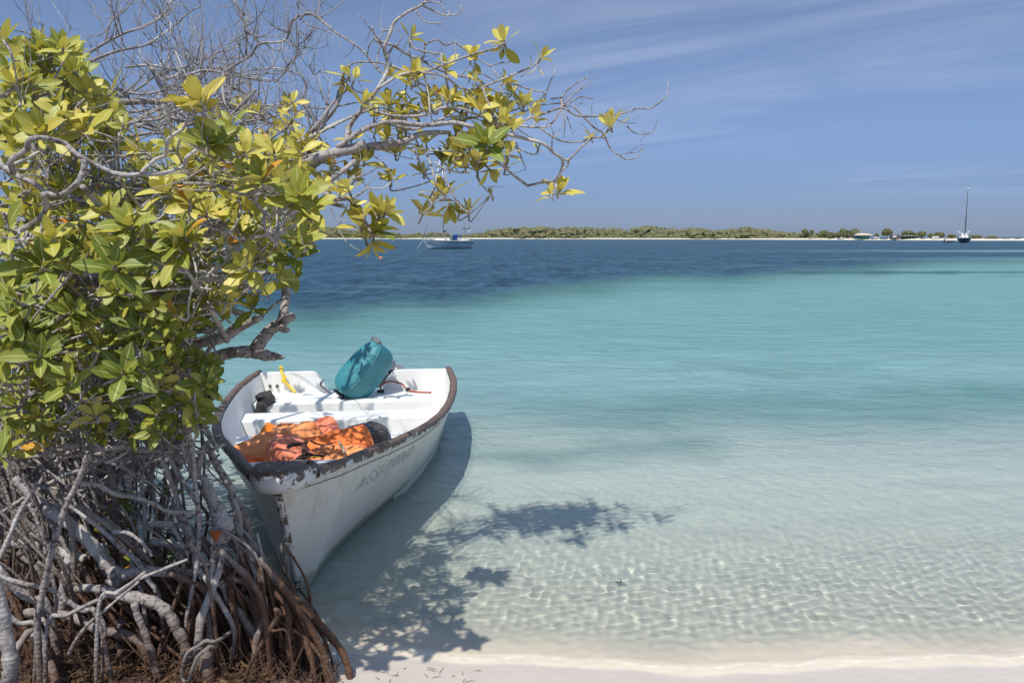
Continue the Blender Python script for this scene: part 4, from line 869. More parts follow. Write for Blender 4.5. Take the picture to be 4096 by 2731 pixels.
# --- near branches of the front tree
for pts, Y, r in [([(85, 1090), (110, 1010), (160, 940), (220, 885), (300, 870), (370, 890), (430, 930), (500, 980), (560, 1020), (640, 1060), (750, 1095), (880, 1090), (1000, 1080), (1130, 1040), (1200, 990), (1250, 930)], (2.35, 2.35), (18, 11)),
    ([(530, 1000), (532, 1080), (510, 1160), (440, 1210), (360, 1217), (270, 1210), (200, 1145), (110, 1110), (0, 1050), (-60, 1010)], (2.35, 2.4), (18, 17)), ([(270, 1210), (258, 1300), (180, 1390), (100, 1480), (0, 1535), (-60, 1550)], (2.38, 2.4), (17, 17)), ([(515, 1165), (560, 1240), (620, 1320), (700, 1390), (790, 1450), (830, 1500)], (2.36, 2.5), (18, 14)),
    ([(880, 1088), (960, 1000), (1010, 960), (1060, 870), (1120, 800), (1200, 715)], (2.35, 2.3), (12, 11)), ([(1020, 650), (1060, 760), (1130, 840), (1180, 880), (1240, 925), (1330, 985), (1400, 1010), (1560, 1060)], (2.4, 2.5), (10, 7)), ([(-20, 600), (0, 590), (60, 545), (160, 548), (270, 545), (315, 600)], (2.6, 2.8), (15, 12)),
    ([(1150, 1150), (1300, 1150), (1420, 1180), (1500, 1212), (1600, 1220), (1650, 1170)], (2.5, 2.6), (12, 8)), ([(750, 1105), (790, 1180), (840, 1280), (900, 1320), (945, 1390)], (2.4, 2.6), (11, 8)), ([(1400, 1430), (1500, 1500), (1640, 1480), (1720, 1460)], (2.6, 2.7), (10, 8)), ([(1580, 1240), (1640, 1330), (1700, 1340), (1780, 1300), (1840, 1265)], (2.6, 2.5), (11, 9)), ([(1660, 1340), (1680, 1450), (1740, 1530)], (2.6, 2.6), (10, 7)),
    ([(600, 1130), (760, 1100), (900, 1130), (990, 1200), (1080, 1260)], (3.0, 3.2), (11, 9)), ([(0, 1290), (120, 1250), (250, 1235), (400, 1240), (520, 1260), (640, 1310)], (2.9, 3.0), (13, 11)), ([(0, 1340), (200, 1350), (420, 1320), (640, 1330)], (3.1, 3.1), (9, 8)), ([(380, 1210), (430, 1240), (520, 1300), (700, 1360), (900, 1400), (1090, 1410)], (3.2, 3.3), (12, 11)), ([(850, 1190), (900, 1230), (1000, 1270), (1100, 1240)], (3.1, 3.2), (26, 14)),
    ([(1250, 925), (1330, 985), (1480, 980)], (2.35, 2.5), (7, 5)), ([(500, 660), (470, 600), (430, 520)], (2.9, 3.0), (5, 4)), ([(130, 610), (140, 680), (180, 720)], (2.6, 2.6), (6, 4)), ([(530, 620), (500, 680), (480, 730), (500, 810)], (2.8, 2.8), (6, 5)), ([(750, 830), (730, 960), (700, 1030)], (2.7, 2.7), (9, 7)), ([(660, 1020), (760, 960), (900, 880), (970, 840)], (2.8, 2.9), (6, 4)), ([(1050, 1250), (1220, 1090), (1320, 960)], (2.9, 2.8), (8, 6)), ([(1130, 860), (1120, 960), (1160, 1080), (1165, 1120)], (2.5, 2.6), (8, 6))]: limb(T1, 'A', pts, Y, r, sides=9)
# --- bare crown behind
for pts, Y, r in [([(560, 385), (700, 342), (800, 312), (900, 282), (1000, 210), (1080, 150), (1200, 78), (1260, 40)], (4.6, 4.8), (10, 4)), ([(540, 340), (700, 260), (800, 210), (900, 160), (1000, 90), (1060, 20), (1085, -20)], (4.6, 4.8), (9, 6)), ([(660, 265), (700, 170), (730, 120), (790, 70), (820, 5)], (4.7, 4.8), (6, 3)), ([(730, 120), (700, 50), (694, -5)], (4.75, 4.8), (4, 3)), ([(985, 210), (990, 120), (1010, 50), (1000, -10)], (4.8, 4.8), (4, 2)),
    ([(1400, 455), (1500, 390), (1570, 340), (1640, 280), (1780, 245), (1850, 130), (1950, 90), (2010, 110)], (4.3, 4.1), (8, 6)), ([(1640, 280), (1590, 220), (1540, 190), (1535, 100), (1520, 60), (1545, -5)], (4.25, 4.3), (6, 5)), ([(1530, 100), (1475, 5)], (4.3, 4.3), (5, 4)), ([(1545, 345), (1555, 230), (1530, 180)], (4.3, 4.3), (6, 5)), ([(1780, 245), (1850, 290), (1900, 270), (1920, 220)], (4.2, 4.2), (4, 3)), ([(1850, 130), (1865, 60), (1855, 0)], (4.1, 4.1), (4, 3)), ([(1780, 200), (1800, 150), (1800, 100)], (4.2, 4.2), (3, 2)),
    ([(430, 450), (560, 385)], (4.4, 4.6), (16, 10)), ([(1960, 835), (1985, 800), (2100, 700), (2150, 560), (2160, 470), (2195, 420)], (3.9, 3.8), (14, 9)), ([(1910, 1000), (1960, 900), (1975, 830)], (3.7, 3.9), (16, 14)), ([(580, 640), (800, 640), (950, 640), (1090, 640), (1180, 600)], (4.2, 4.4), (26, 14)), ([(850, 760), (980, 740), (1100, 700), (1300, 650), (1500, 600)], (4.0, 4.2), (10, 6)),
    ([(1150, 480), (1280, 440), (1400, 455), (1500, 480), (1640, 500)], (4.4, 4.4), (8, 5)), ([(700, 560), (900, 590), (1050, 570), (1200, 560)], (4.2, 4.3), (8, 5)), ([(0, 180), (60, 190), (130, 190), (210, 215), (280, 140)], (3.8, 3.9), (5, 3)), ([(410, 220), (415, 180), (445, 155)], (3.8, 3.8), (4, 2)), ([(1400, 455), (1405, 560), (1440, 700), (1520, 770)], (4.3, 4.0), (9, 7)), ([(2195, 540), (2080, 640), (2000, 780), (1900, 850), (1760, 960)], (3.9, 3.7), (8, 11)),
    ([(1540, 760), (1700, 740), (1790, 700), (1840, 690), (1930, 720), (2020, 790), (2100, 800)], (3.7, 3.9), (7, 5)), ([(1930, 560), (1900, 480), (1800, 440), (1700, 420), (1560, 440)], (4.2, 4.2), (5, 4)), ([(1870, 180), (1860, 300), (1820, 400), (1720, 520)], (4.2, 4.2), (4, 4)), ([(1915, 240), (1900, 330), (1790, 430)], (4.2, 4.2), (3, 4)), ([(2020, 430), (1960, 460), (1940, 400)], (4.2, 4.2), (3, 3)), ([(1150, 140), (1140, 250), (1180, 330), (1150, 380)], (4.6, 4.5), (4, 3)), ([(1200, 100), (1210, 180), (1280, 240)], (4.7, 4.6), (3, 3)), ([(1070, 140), (1070, 240), (1000, 340)], (4.7, 4.6), (4, 3))]: limb(T3, 'A', pts, Y, r, sides=7)

# --- prop roots
ROOTS = []
def root(pts, Y, r, sides=9, mat=0, ext=True):
    n = len(pts); Ys = [Y[0] + (Y[1] - Y[0]) * i / (n - 1) for i in range(n)] if isinstance(Y, tuple) else [Y] * n
    rs = r if isinstance(r, list) else ([r[0] + (r[1] - r[0]) * i / (n - 1) for i in range(n)] if isinstance(r, tuple) else [r] * n)
    k = VW['C'][2]; P = [vp('C', x, y, Ys[i]) for i, (x, y) in enumerate(pts)]; rw = [rs[i] * k * K / F * Ys[i] for i in range(n)]
    e = P[-1]; g = float(bed_z(np.array(e.x), np.array(e.y)))
    if ext and pts[-1][1] > 1000 and e.z > g:
        d = (P[-1] - P[-2]).normalized(); P.append(Vector((e.x + d.x * .05, e.y + d.y * .05, g - 0.08))); rw.append(rw[-1])
    Q, q = smooth_path(P, rw, sub=5); ROOTS.append((Q, q, sides, mat))
for a in [
 ([(555, 130), (510, 250), (450, 380), (400, 500), (350, 650), (310, 800), (280, 950), (250, 1100), (235, 1210)], (2.75, 2.85), (17, 22)), ([(100, 285), (200, 380), (320, 490), (430, 560), (520, 640), (620, 750), (680, 830), (745, 900)], (3.2, 3.1), (36, 46), 12),
 ([(280, 270), (200, 370), (120, 500), (60, 640), (0, 770), (-40, 850)], (2.8, 2.7), (13, 14)), ([(700, 950), (760, 895), (900, 862), (1050, 872), (1210, 872)], (3.1, 3.15), (46, 26), 12), ([(280, 330), (420, 440), (560, 540), (680, 640), (760, 720), (860, 800), (930, 920), (1000, 1045)], (3.15, 3.1), (15, 17)),
 ([(400, 1010), (480, 975), (580, 970), (680, 990), (780, 1020), (900, 1040), (1000, 1080), (1070, 1150), (1110, 1230), (1165, 1340)], (3.0, 3.0), [22, 25, 27, 30, 36, 40, 38, 36, 33, 34], 12), ([(840, 1060), (862, 1140), (900, 1230), (935, 1330), (965, 1430), (1000, 1567)], (2.95, 2.95), (22, 27), 10),
 ([(-20, 890), (100, 930), (230, 960), (330, 985), (420, 1050), (520, 1110), (615, 1155)], (2.8, 2.9), (15, 17)), ([(-20, 840), (80, 960), (200, 1040), (300, 1095)], (2.9, 3.0), (26, 30), 10), ([(380, 1130), (400, 950), (425, 830), (445, 760)], (3.1, 3.15), (28, 34), 10), ([(60, 685), (200, 700), (330, 735), (460, 765), (530, 790)], (3.2, 3.2), (34, 32), 10),
 ([(1180, -20), (1210, 150), (1220, 300), (1240, 450), (1250, 600), (1242, 760), (1222, 900), (1190, 1060), (1165, 1225)], (3.1, 3.05), (18, 12)), ([(980, 50), (1020, 180), (1070, 300), (1110, 420), (1160, 550), (1210, 680), (1225, 800), (1240, 860)], (3.2, 3.1), (22, 18)), ([(1040, 120), (1120, 260), (1190, 370), (1235, 440)], (3.2, 3.15), (17, 14)),
 ([(1290, 50), (1360, 200), (1440, 330), (1470, 440), (1500, 570), (1500, 690), (1560, 800), (1600, 880), (1630, 1000), (1650, 1170)], (3.35, 3.2), (24, 26), 10, 1), ([(1440, 380), (1520, 490), (1550, 620), (1560, 750), (1650, 850), (1730, 920), (1800, 985), (1860, 1080), (1872, 1250), (1862, 1400), (1850, 1580)], (3.45, 3.15), [22, 30, 28, 30, 36, 46, 38, 38, 42, 40, 44], 12, 1),
 ([(1790, 980), (1900, 1080), (1990, 1180), (2080, 1280), (2150, 1380), (2190, 1500), (2195, 1620)], (3.25, 3.2), (28, 24), 10, 1), ([(1270, 260), (1330, 400), (1370, 500), (1395, 590), (1370, 690), (1340, 790), (1332, 900), (1330, 1050), (1320, 1200), (1318, 1330)], (3.15, 3.05), [26, 36, 50, 74, 44, 22, 19, 18, 20, 26], 12),
 ([(1385, 680), (1388, 800), (1345, 950), (1290, 1080), (1250, 1240)], (3.12, 3.0), (16, 30), 10), ([(1235, 845), (1290, 910), (1350, 1010), (1430, 1140), (1472, 1250), (1462, 1350), (1440, 1460)], (3.1, 3.05), (18, 17)), ([(1390, 930), (1450, 1060), (1520, 1150), (1600, 1260), (1650, 1380), (1710, 1490)], (3.15, 3.1), (26, 26), 10), ([(1230, 860), (1380, 852), (1480, 900), (1570, 945)], (3.2, 3.25), (28, 28), 10, 1),
 ([(500, 315), (620, 325), (720, 380), (850, 402), (960, 440), (1060, 490), (1225, 492)], (2.95, 3.05), (17, 13)), ([(-120, 700), (-60, 880), (-10, 1040), (20, 1180), (50, 1330), (70, 1450), (60, 1600)], (2.6, 2.6), (44, 50), 12), ([(70, 1400), (130, 1310), (210, 1255)], (2.9, 3.0), (27, 24), 9), ([(215, 1255), (260, 1350), (310, 1440), (360, 1590)], (2.95, 2.85), (24, 32), 9),
 ([(910, 870), (760, 980), (600, 1050), (420, 1140), (300, 1205)], (2.75, 2.8), (11, 15)), ([(1175, 790), (1000, 860), (860, 920), (740, 1000), (620, 1080)], (2.8, 2.75), (9, 12)), ([(430, 1390), (480, 1290), (560, 1190), (620, 1140), (760, 1020), (870, 930)], (2.8, 2.75), (14, 7)), ([(620, 1130), (650, 1190), (660, 1260), (640, 1340)], (2.9, 2.9), (11, 10)),
 ([(30, 1130), (120, 1190), (250, 1230)], (2.85, 2.9), (20, 16)), ([(700, 620), (790, 620), (860, 660), (930, 730), (950, 770)], (2.9, 2.9), (14, 10)), ([(1040, 520), (1090, 600), (1140, 690), (1180, 760)], (3.1, 3.1), (15, 11)), ([(900, 870), (910, 700), (905, 500), (890, 300), (900, 100)], (3.3, 3.4), (12, 12)), ([(180, 440), (230, 540), (270, 660), (290, 760)], (2.9, 2.9), (11, 9)), ([(320, 880), (345, 980), (350, 1100), (300, 1200), (240, 1180)], (2.9, 2.9), (13, 12)),
 ([(640, 690), (660, 840), (690, 960), (640, 1050)], (3.4, 3.3), (30, 34), 9), ([(930, 570), (1040, 570), (1130, 600), (1240, 640)], (3.3, 3.3), (22, 20)), ([(940, 680), (1060, 690), (1170, 720)], (3.3, 3.3), (28, 24)), ([(1540, 730), (1600, 860), (1620, 960), (1660, 1060), (1640, 1200), (1600, 1330)], (3.2, 3.05), (20, 20)), ([(1290, 50), (1250, 180), (1240, 290)], (3.25, 3.2), (18, 22)),
 ([(1360, 1010), (1420, 1100), (1470, 1230), (1530, 1330), (1580, 1440), (1600, 1567)], (3.2, 3.1), (18, 20)), ([(1100, 380), (1120, 520), (1180, 640), (1210, 740)], (3.2, 3.15), (14, 17)), ([(820, 800), (870, 930), (900, 1060)], (3.2, 3.1), (13, 15)), ([(150, 1130), (300, 1120), (450, 1150), (600, 1220), (760, 1260), (900, 1330)], (3.1, 3.05), (28, 36), 9),
 ([(700, 1567), (760, 1400), (740, 1250), (760, 1180)], (3.1, 3.1), (30, 22), 9, 0, False), ([(1320, 1567), (1290, 1450), (1310, 1340), (1340, 1330)], (2.95, 2.95), (48, 34), 10, 0, False), ([(1700, 1560), (1760, 1440), (1840, 1360)], (3.1, 3.1), (22, 20), 9, 1, False), ([(1900, 1300), (1960, 1240), (1940, 1130)], (3.2, 3.25), (14, 12), 8, 1, False)]:
    root(a[0], a[1], a[2], *(a[3:]))
# ---------------------------------------------------------------- growing the trees
gr = random.Random(41)
def inpoly(p, poly):
    x, y = p; c = False; n = len(poly)
    for i in range(n):
        x1, y1 = poly[i]; x2, y2 = poly[i - 1]
        if (y1 > y) != (y2 > y) and x < (x2 - x1) * (y - y1) / (y2 - y1) + x1: c = not c
    return c
def p2352(x, y, Y): return at(x * 4096 / 2352, y * 4096 / 2352, Y)
def rdir(zb=0.0, rg=gr):
    v = Vector((rg.gauss(0, 1), rg.gauss(0, 1), rg.gauss(0, 1) + zb)); return v.normalized()
FREE = {T1: [], T2: [], T3: []}          # (points, radii, sides) gathered as twigs of each tree
def grow(tree, p, d, L, r, curve=0.35, up=0.06, kids=2, depth=0, sides=5):
    n = max(4, int(L / 0.035)); pts = [p.copy()]; rad = [r]; tw = rdir(); q = p.copy(); d = d.normalized()
    for i in range(n):
        t = (i + 1) / n; d = (d + tw * curve * 0.22 + rdir() * 0.10 + Vector((0, 0, up * (1 + 2 * t)))).normalized()
        q = q + d * (L / n); pts.append(q.copy()); rad.append(r * (1 - 0.62 * t))
    FREE[tree].append((pts, rad, sides))
    if depth < 2:
        for _ in range(kids):
            k = gr.randint(max(1, n // 4), n - 1); grow(tree, pts[k], (d * 0.5 + rdir(0.4)).normalized(), L * gr.uniform(0.35, 0.65), rad[k] * 0.72, curve, up, max(0, kids - 1), depth + 1, 4)
    return pts[-1], d
# bare crown: more long limbs, then sprays of up-curved twigs
bare_poly = [(205, 160), (290, 100), (400, 60), (520, 60), (600, 110), (690, 150), (725, 215), (735, 330), (640, 360), (450, 340), (280, 310), (215, 240)]
def rand_in(poly, n, rg=gr):
    xs = [a for a, _ in poly]; ys_ = [b for _, b in poly]; out = []
    while len(out) < n:
        p = (rg.uniform(min(xs), max(xs)), rg.uniform(min(ys_), max(ys_)))
        if inpoly(p, poly): out.append(p)
    return out
for i in range(40):
    a, b = rand_in(bare_poly, 2); Y = gr.uniform(4.2, 5.2)
    if abs(a[0] - b[0]) < 60: continue
    if a[0] > b[0]: a, b = b, a
    P = [p2352(a[0] + (b[0] - a[0]) * t, a[1] + 25 + (b[1] - a[1]) * t + 26 * math.sin(t * 3 + i) + gr.uniform(-9, 9), Y + 0.3 * t) for t in (0, .2, .4, .6, .8, 1)]
    Q, q = smooth_path(P, [gr.uniform(.007, .012), .003], sub=4); L = Limb(); L.P = Q; L.r = q; L.tree = T3; L.sides = 6; L.name = 'branch'; L.wob = .05; LIMBS.append(L)
for L in [l for l in LIMBS if l.tree == T3]:
    for _ in range(max(2, int(len(L.P) / 2.6))):
        k = gr.randrange(2, len(L.P)); grow(T3, L.P[k], rdir(0.6), gr.uniform(.14, .34), min(L.r[k] * .7, .0042), .5, .10, 2)
for L in [l for l in LIMBS if l.tree == T2 and l.sides < 10]:
    for _ in range(1 if gr.random() < .8 else 0):
        k = gr.randrange(len(L.P) // 3, len(L.P)); grow(T2, L.P[k], rdir(0.3), gr.uniform(.08, .22), min(L.r[k] * .55, .0040), .5, .03, 1)
for L in [l for l in LIMBS if l.tree == T1 and l.sides < 11]:
    for _ in range(2):
        k = gr.randrange(len(L.P) // 4, len(L.P)); grow(T1, L.P[k], rdir(0.2), gr.uniform(.12, .35), min(L.r[k] * .55, .0055), .4, .03, 1)
# tangle of thin limbs inside the front tree
in_poly = [(0, 330), (150, 280), (330, 380), (600, 430), (650, 560), (590, 700), (470, 780), (470, 1000), (430, 1060), (0, 1060)]
def through(tree, poly, n, Ya, Yb, lmin, lmax, r0, r1, tilt=0.35, zb=0.0, limbs=None):
    for (x, y) in rand_in(poly, n):
        Y = gr.uniform(Ya, Yb); p = p2352(x, y, Y); d = Vector((gr.choice((-1, 1)), gr.gauss(0, .5), gr.gauss(zb, tilt))).normalized(); L = gr.uniform(lmin, lmax); tw = rdir()
        m = 10; pts = [p - d * L / 2]; 
        for i in range(m): d = (d + tw * .10 + rdir() * .14).normalized(); pts.append(pts[-1] + d * L / m)
        r = gr.uniform(r0, r1); FREE[tree].append((pts, [r * (1 - .5 * i / m) for i in range(m + 1)], 6))
through(T1, in_poly, 150, 3.0, 4.4, .35, 1.0, .004, .011)
through(T1, [(0, 560), (480, 560), (480, 1050), (0, 1050)], 120, 3.3, 5.2, .5, 1.3, .006, .014)
low_poly = [(0, 1020), (470, 1000), (520, 1120), (540, 1300), (600, 1450), (0, 1568)]
through(T1, [(0, 1010), (450, 1010), (500, 1130), (440, 1230), (0, 1260)], 80, 3.3, 4.2, .25, .8, .003, .009, .4)
# roots nobody could follow one by one
THICK = []
def ground(x, y): return float(bed_z(np.array(x), np.array(y)))
def ex_of(Y): return float(np.interp(Y, [2.0, 3.3, 3.7, 4.3, 5.0, 8.0], [-0.66, -0.82, -1.36, -1.85, -2.4, -3.9]))
for i in range(250):
    Y = gr.uniform(3.0, 5.6) if i % 3 else gr.uniform(3.0, 3.6); X = gr.uniform(-3.4 if Y > 4 else -2.5, ex_of(Y) - .02)
    g = ground(X, Y); L = gr.uniform(.4, .95) * (0.75 if X > -1.5 else 1); a = gr.uniform(0, 6.3); sp = gr.uniform(.15, .5); top = Vector((X + math.cos(a) * sp - .22, Y + math.sin(a) * sp * .5, g + L))
    f_ = Vector((X, Y, g - .06)); m1 = top.lerp(f_, .35) + Vector((-math.cos(a) * -.06, 0, .09)); m2 = top.lerp(f_, .72) + rdir() * .035
    Q, q = smooth_path([top, m1, m2, f_], [gr.uniform(.0035, .010) * (1 if i % 5 else 1.5)] * 4, sub=5); q = [v * (1 - .25 * k / len(q)) for k, v in enumerate(q)]; THICK.append((Q, q, 7))
WETR = []
fp = [(1150, 1250), (1560, 960), (1700, 1020), (1850, 1160), (2010, 1330), (2150, 1567), (1150, 1600)]
for (x, y) in rand_in(fp, 95):
    Y = gr.uniform(3.05, 3.3); f_ = vp('C', x, y, Y); g = ground(f_.x, f_.y); 
    lx, ly = gr.uniform(120, 420), gr.uniform(260, 620); tp = vp('C', x - lx, y - ly, Y + gr.uniform(-.05, .2)); mid_ = f_.lerp(tp, .5) + Vector((gr.uniform(.0, .06), 0, gr.uniform(-.01, .05)))
    e_ = Vector((f_.x + .02, f_.y, min(g, f_.z) - .05)); r0 = gr.uniform(.004, .015)
    Q, q = smooth_path([tp, mid_ + rdir() * .02, f_, e_], [r0 * .8, r0, r0, r0 * .7], sub=5); WETR.append((Q, q, 7))
LETS = []
for i in range(2400):
    Y = gr.uniform(2.85, 3.75); X = gr.uniform(-2.5, ex_of(Y) + .06); g = ground(X, Y); h_ = gr.uniform(.03, .24)
    p = Vector((X, Y, g - .01)); d = rdir(1.0); d.z = abs(d.z) + .25; pts = [p]; m = 5; tw = rdir()
    for k in range(m): d = (d + tw * .35 + rdir() * .25).normalized(); pts.append(pts[-1] + d * h_ / m)
    r = gr.uniform(.0011, .0034); LETS.append((pts, [r * (1 - .6 * k / m) for k in range(m + 1)], 4))

# ---- leaves
NR, WID = 9, (0.10, 0.42, 0.74, 0.94, 1.0, 0.97, 0.82, 0.54, 0.08)
class Leaves:
    def __init__(s): s.co = []; s.at = []; s.n = 0
    def leaf(s, base, d, nrm, L, wd, tone, droop, fold, twist=0.0):
        side_ = d.cross(nrm).normalized(); nrm = side_.cross(d).normalized(); co = []; p = base.copy(); dd = d.copy(); nn = nrm.copy()
        sgn = gr.uniform(-.05, .05)
        for i in range(NR):
            t = i / (NR - 1); w = WID[i] * L * wd * .5; sd = (side_ + nn * sgn).normalized()
            for e in (-1, 0, 1):
                q = p + sd * (e * w) + nn * (abs(e) * fold * w); co.append((q.x, q.y, q.z)); s.at.append((abs(e), tone, t, 1))
            ang = -droop / (NR - 1); c_, s_ = math.cos(ang), math.sin(ang); d2 = dd * c_ + nn * s_; nn = nn * c_ - dd * s_; dd = d2; p = p + dd * (L / (NR - 1))
            if twist: side_ = (side_ * math.cos(twist / NR) + nn * math.sin(twist / NR)).normalized()
        s.co += co; s.n += 1
    def build(s, name, parent):
        n = s.n; k = NR * 3; base = np.arange(n) * k; q = []
        for i in range(NR - 1):
            for j in (0, 1): a = i * 3 + j; q.append((a, a + 1, a + 4, a + 3))
        q = np.array(q); Fc = (base[:, None, None] + q[None]).reshape(-1, 4).astype(np.int32)
        me = bpy.data.meshes.new(name); co = np.array(s.co, np.float32)
        me.vertices.add(len(co)); me.vertices.foreach_set('co', co.ravel()); me.loops.add(Fc.size); me.loops.foreach_set('vertex_index', Fc.ravel())
        me.polygons.add(len(Fc)); me.polygons.foreach_set('loop_start', np.arange(0, Fc.size, 4, dtype=np.int32)); me.polygons.foreach_set('use_smooth', np.ones(len(Fc), bool)); me.update(calc_edges=True)
        me.materials.append(lm); a = me.color_attributes.new('leaf', 'FLOAT_COLOR', 'POINT'); a.data.foreach_set('color', np.array(s.at, np.float32).ravel())
        o = bpy.data.objects.new(name, me); COL.objects.link(o); o.parent = parent; return o
LV = {T1: Leaves(), T2: Leaves(), T3: Leaves()}; BUDS = {T1: [], T2: [], T3: []}
def rosette(tree, p, axis, size=1.0, n=None, tone=None, openn=1.0):
    axis = axis.normalized(); a0 = gr.uniform(0, 6.28); n = n or gr.randint(6, 10); tn = tone if tone is not None else min(.85, max(.08, gr.gauss(.5, .17)))
    u = axis.orthogonal().normalized(); v = axis.cross(u)
    for i in range(n):
        f = i / max(1, n - 1); ph = R((16 + 62 * f ** .85) * openn + gr.uniform(-9, 9)); az = a0 + i * 2.4 + gr.uniform(-.25, .25)
        rad = u * math.cos(az) + v * math.sin(az); d = (axis * math.cos(ph) + rad * math.sin(ph)).normalized(); nr = (axis * math.sin(ph) - rad * math.cos(ph)).normalized()
        L = (.077 if tree == T1 else .083) * size * (0.72 + .38 * f) * gr.uniform(.85, 1.15); tl = min(.935, max(0, tn + gr.gauss(0, .09) + (.06 if f > .75 else 0)))
        if gr.random() < .020 and f > .5: tl = gr.uniform(.955, 1)
        LV[tree].leaf(p - axis * .012 * f + d * .006, d, nr, L, gr.uniform(.37, .48), tl, gr.uniform(-.15, .75), gr.uniform(.10, .42), gr.gauss(0, .35))
    pts = [p - axis * .03, p, p + axis * .035]; BUDS[tree].append((pts, [.0045 * size, .0042 * size, .0008], 5))
def nodes(tree, names=('branch', 'limb', 'trunk')):
    return [(L.P[k], L.r[k]) for L in LIMBS if L.tree == tree and L.name in names for k in range(2, len(L.P), 2)]
def attach(tree, p, axis, nd, rmax=.006, maxd=.55):
    b = min(nd, key=lambda a: (a[0] - p).length + (0.12 if a[0].z > p.z else 0)); dist = (b[0] - p).length
    if dist > maxd: q0 = p - axis * .18 + rdir() * .08 + Vector((-.10, .12, -.16)); r0 = .005
    else: q0 = b[0]; r0 = min(rmax, b[1] * .8)
    m = (q0 + p) / 2 - axis * min(.04, dist * .14) + rdir() * min(.04, dist * .10); p1 = p - axis * min(.05, dist * .3)
    Q, q = smooth_path([q0, m, p1, p], [r0, r0 * .85, .0042, .004], sub=4); FREE[tree].append((Q, q, 6))
nd2 = nodes(T2); nd1 = nodes(T1); nd3 = nodes(T3)
# rosettes on the bough
ER = [(665, 225, .95, 4), (1220, 250, 1.1, 7), (1215, 285, .85, 4, -1), (1440, 345, .95, 5), (1425, 400, .6, 2, -1), (1025, 335, .85, 6), (1045, 375, .7, 3, -1), (870, 410, .9, 8), (705, 470, .8, 6), (660, 500, .9, 6), (630, 540, .7, 4, -1), (1020, 460, .7, 4), (1045, 480, .6, 4), (290, 450, .9, 5), (325, 470, .8, 5), (270, 495, .6, 4, -1),
 (375, 620, 1., 7), (530, 630, 1.05, 9), (530, 660, .9, 5, -1), (640, 625, .7, 5), (765, 590, .9, 6), (820, 580, .8, 5), (920, 590, .8, 6), (1060, 570, .95, 7), (1030, 640, 1.1, 8), (1080, 660, 1., 7), (1180, 615, .9, 6), (1335, 630, 1.15, 8), (955, 710, 1., 6), (1120, 690, .8, 6), (1225, 700, 1.2, 9), (1190, 720, 1., 6), (1270, 770, .9, 6), (930, 800, .8, 6), (520, 830, 1., 7), (590, 800, .7, 5), (560, 910, .85, 6), (385, 960, .9, 7), (350, 975, .9, 6), (190, 985, .9, 6), (290, 1050, .85, 6), (330, 1070, .8, 5),
 (850, 960, 1., 8, 0, .12), (890, 1000, .8, 6, 0, .2), (960, 920, .9, 7), (1112, 870, 1.3, 10, 0, .30), (1060, 960, 1.1, 8), (1060, 1020, 1.1, 7), (1180, 900, .9, 6), (1240, 920, .9, 6), (1130, 1010, 1., 6, -1), (1230, 1000, .8, 5), (1200, 860, .9, 6), (545, 1080, .95, 6), (290, 1130, .8, 6), (300, 1200, .9, 6, -1), (240, 1160, .8, 5), (465, 1280, 1.15, 9), (510, 1270, .9, 6), (440, 1390, 1.25, 11, 0, .25), (360, 1350, .9, 6), (440, 1440, 1., 6, -1), (390, 1420, .9, 6), (860, 1160, 1.2, 9), (890, 1230, .95, 6, -1), (800, 1200, .9, 6), (735, 1272, .9, 7), (1005, 1265, .95, 7), (950, 1260, .7, 5), (1145, 1158, .6, 3), (1545, 1150, 1.15, 8), (1500, 1165, .7, 3), (1858, 755, 1.1, 7), (1840, 770, .6, 2, -1), (1738, 820, .6, 4), (1425, 890, .45, 3), (635, 690, .8, 5), (30, 880, 1.1, 8), (10, 920, 1., 7), (820, 650, .8, 6), (760, 660, .8, 6), (700, 690, .7, 5), (870, 690, .8, 5), (1090, 590, .7, 5), (1000, 600, .8, 5), (1160, 650, .9, 6), (990, 880, 1., 7), (930, 940, .9, 6), (1020, 830, 1., 7), (980, 840, .9, 6), (1090, 930, 1., 8), (880, 880, .7, 5), (450, 790, .7, 5), (310, 830, .8, 5), (120, 1080, .9, 5), (180, 1050, .8, 5), (170, 1120, .8, 5), (380, 1290, .8, 5), (1380, 680, .8, 5), (1410, 710, .7, 4), (630, 790, .8, 5), (1190, 780, .9, 6), (1100, 780, .8, 5)]
for e in ER:
    x, y, s_, n_ = e[:4]; dn = e[4] if len(e) > 4 else 0; tone = e[5] if len(e) > 5 else gr.uniform(.80, .93)
    Yd = 3.95 if x > 500 else 3.7
    if x < 520 and y > 1100: Yd = 3.25
    if x in (1112,): Yd = 3.55
    p = vp('E', x, y, Yd + gr.uniform(-.08, .12)); ax = Vector((gr.gauss(.1, .35), gr.gauss(-.25, .3), 1.0 if dn == 0 else -.8)).normalized()
    if dn == 0: attach(T2, p, ax, nd2, .0045)
    rosette(T2, p, ax, s_ * 1.2, n_, tone, .88 if dn == 0 else .8)
for (x, y) in [(gr.uniform(430, 1300), gr.gauss(670, 170)) for _ in range(24)]:
    p = vp('E', x, y, 3.95 + gr.uniform(-.12, .25)); ax = Vector((gr.gauss(.1, .4), gr.gauss(-.2, .3), 1)).normalized(); attach(T2, p, ax, nd2, .004); rosette(T2, p, ax, gr.uniform(.75, 1.1), None, gr.uniform(.78, .93), .85)
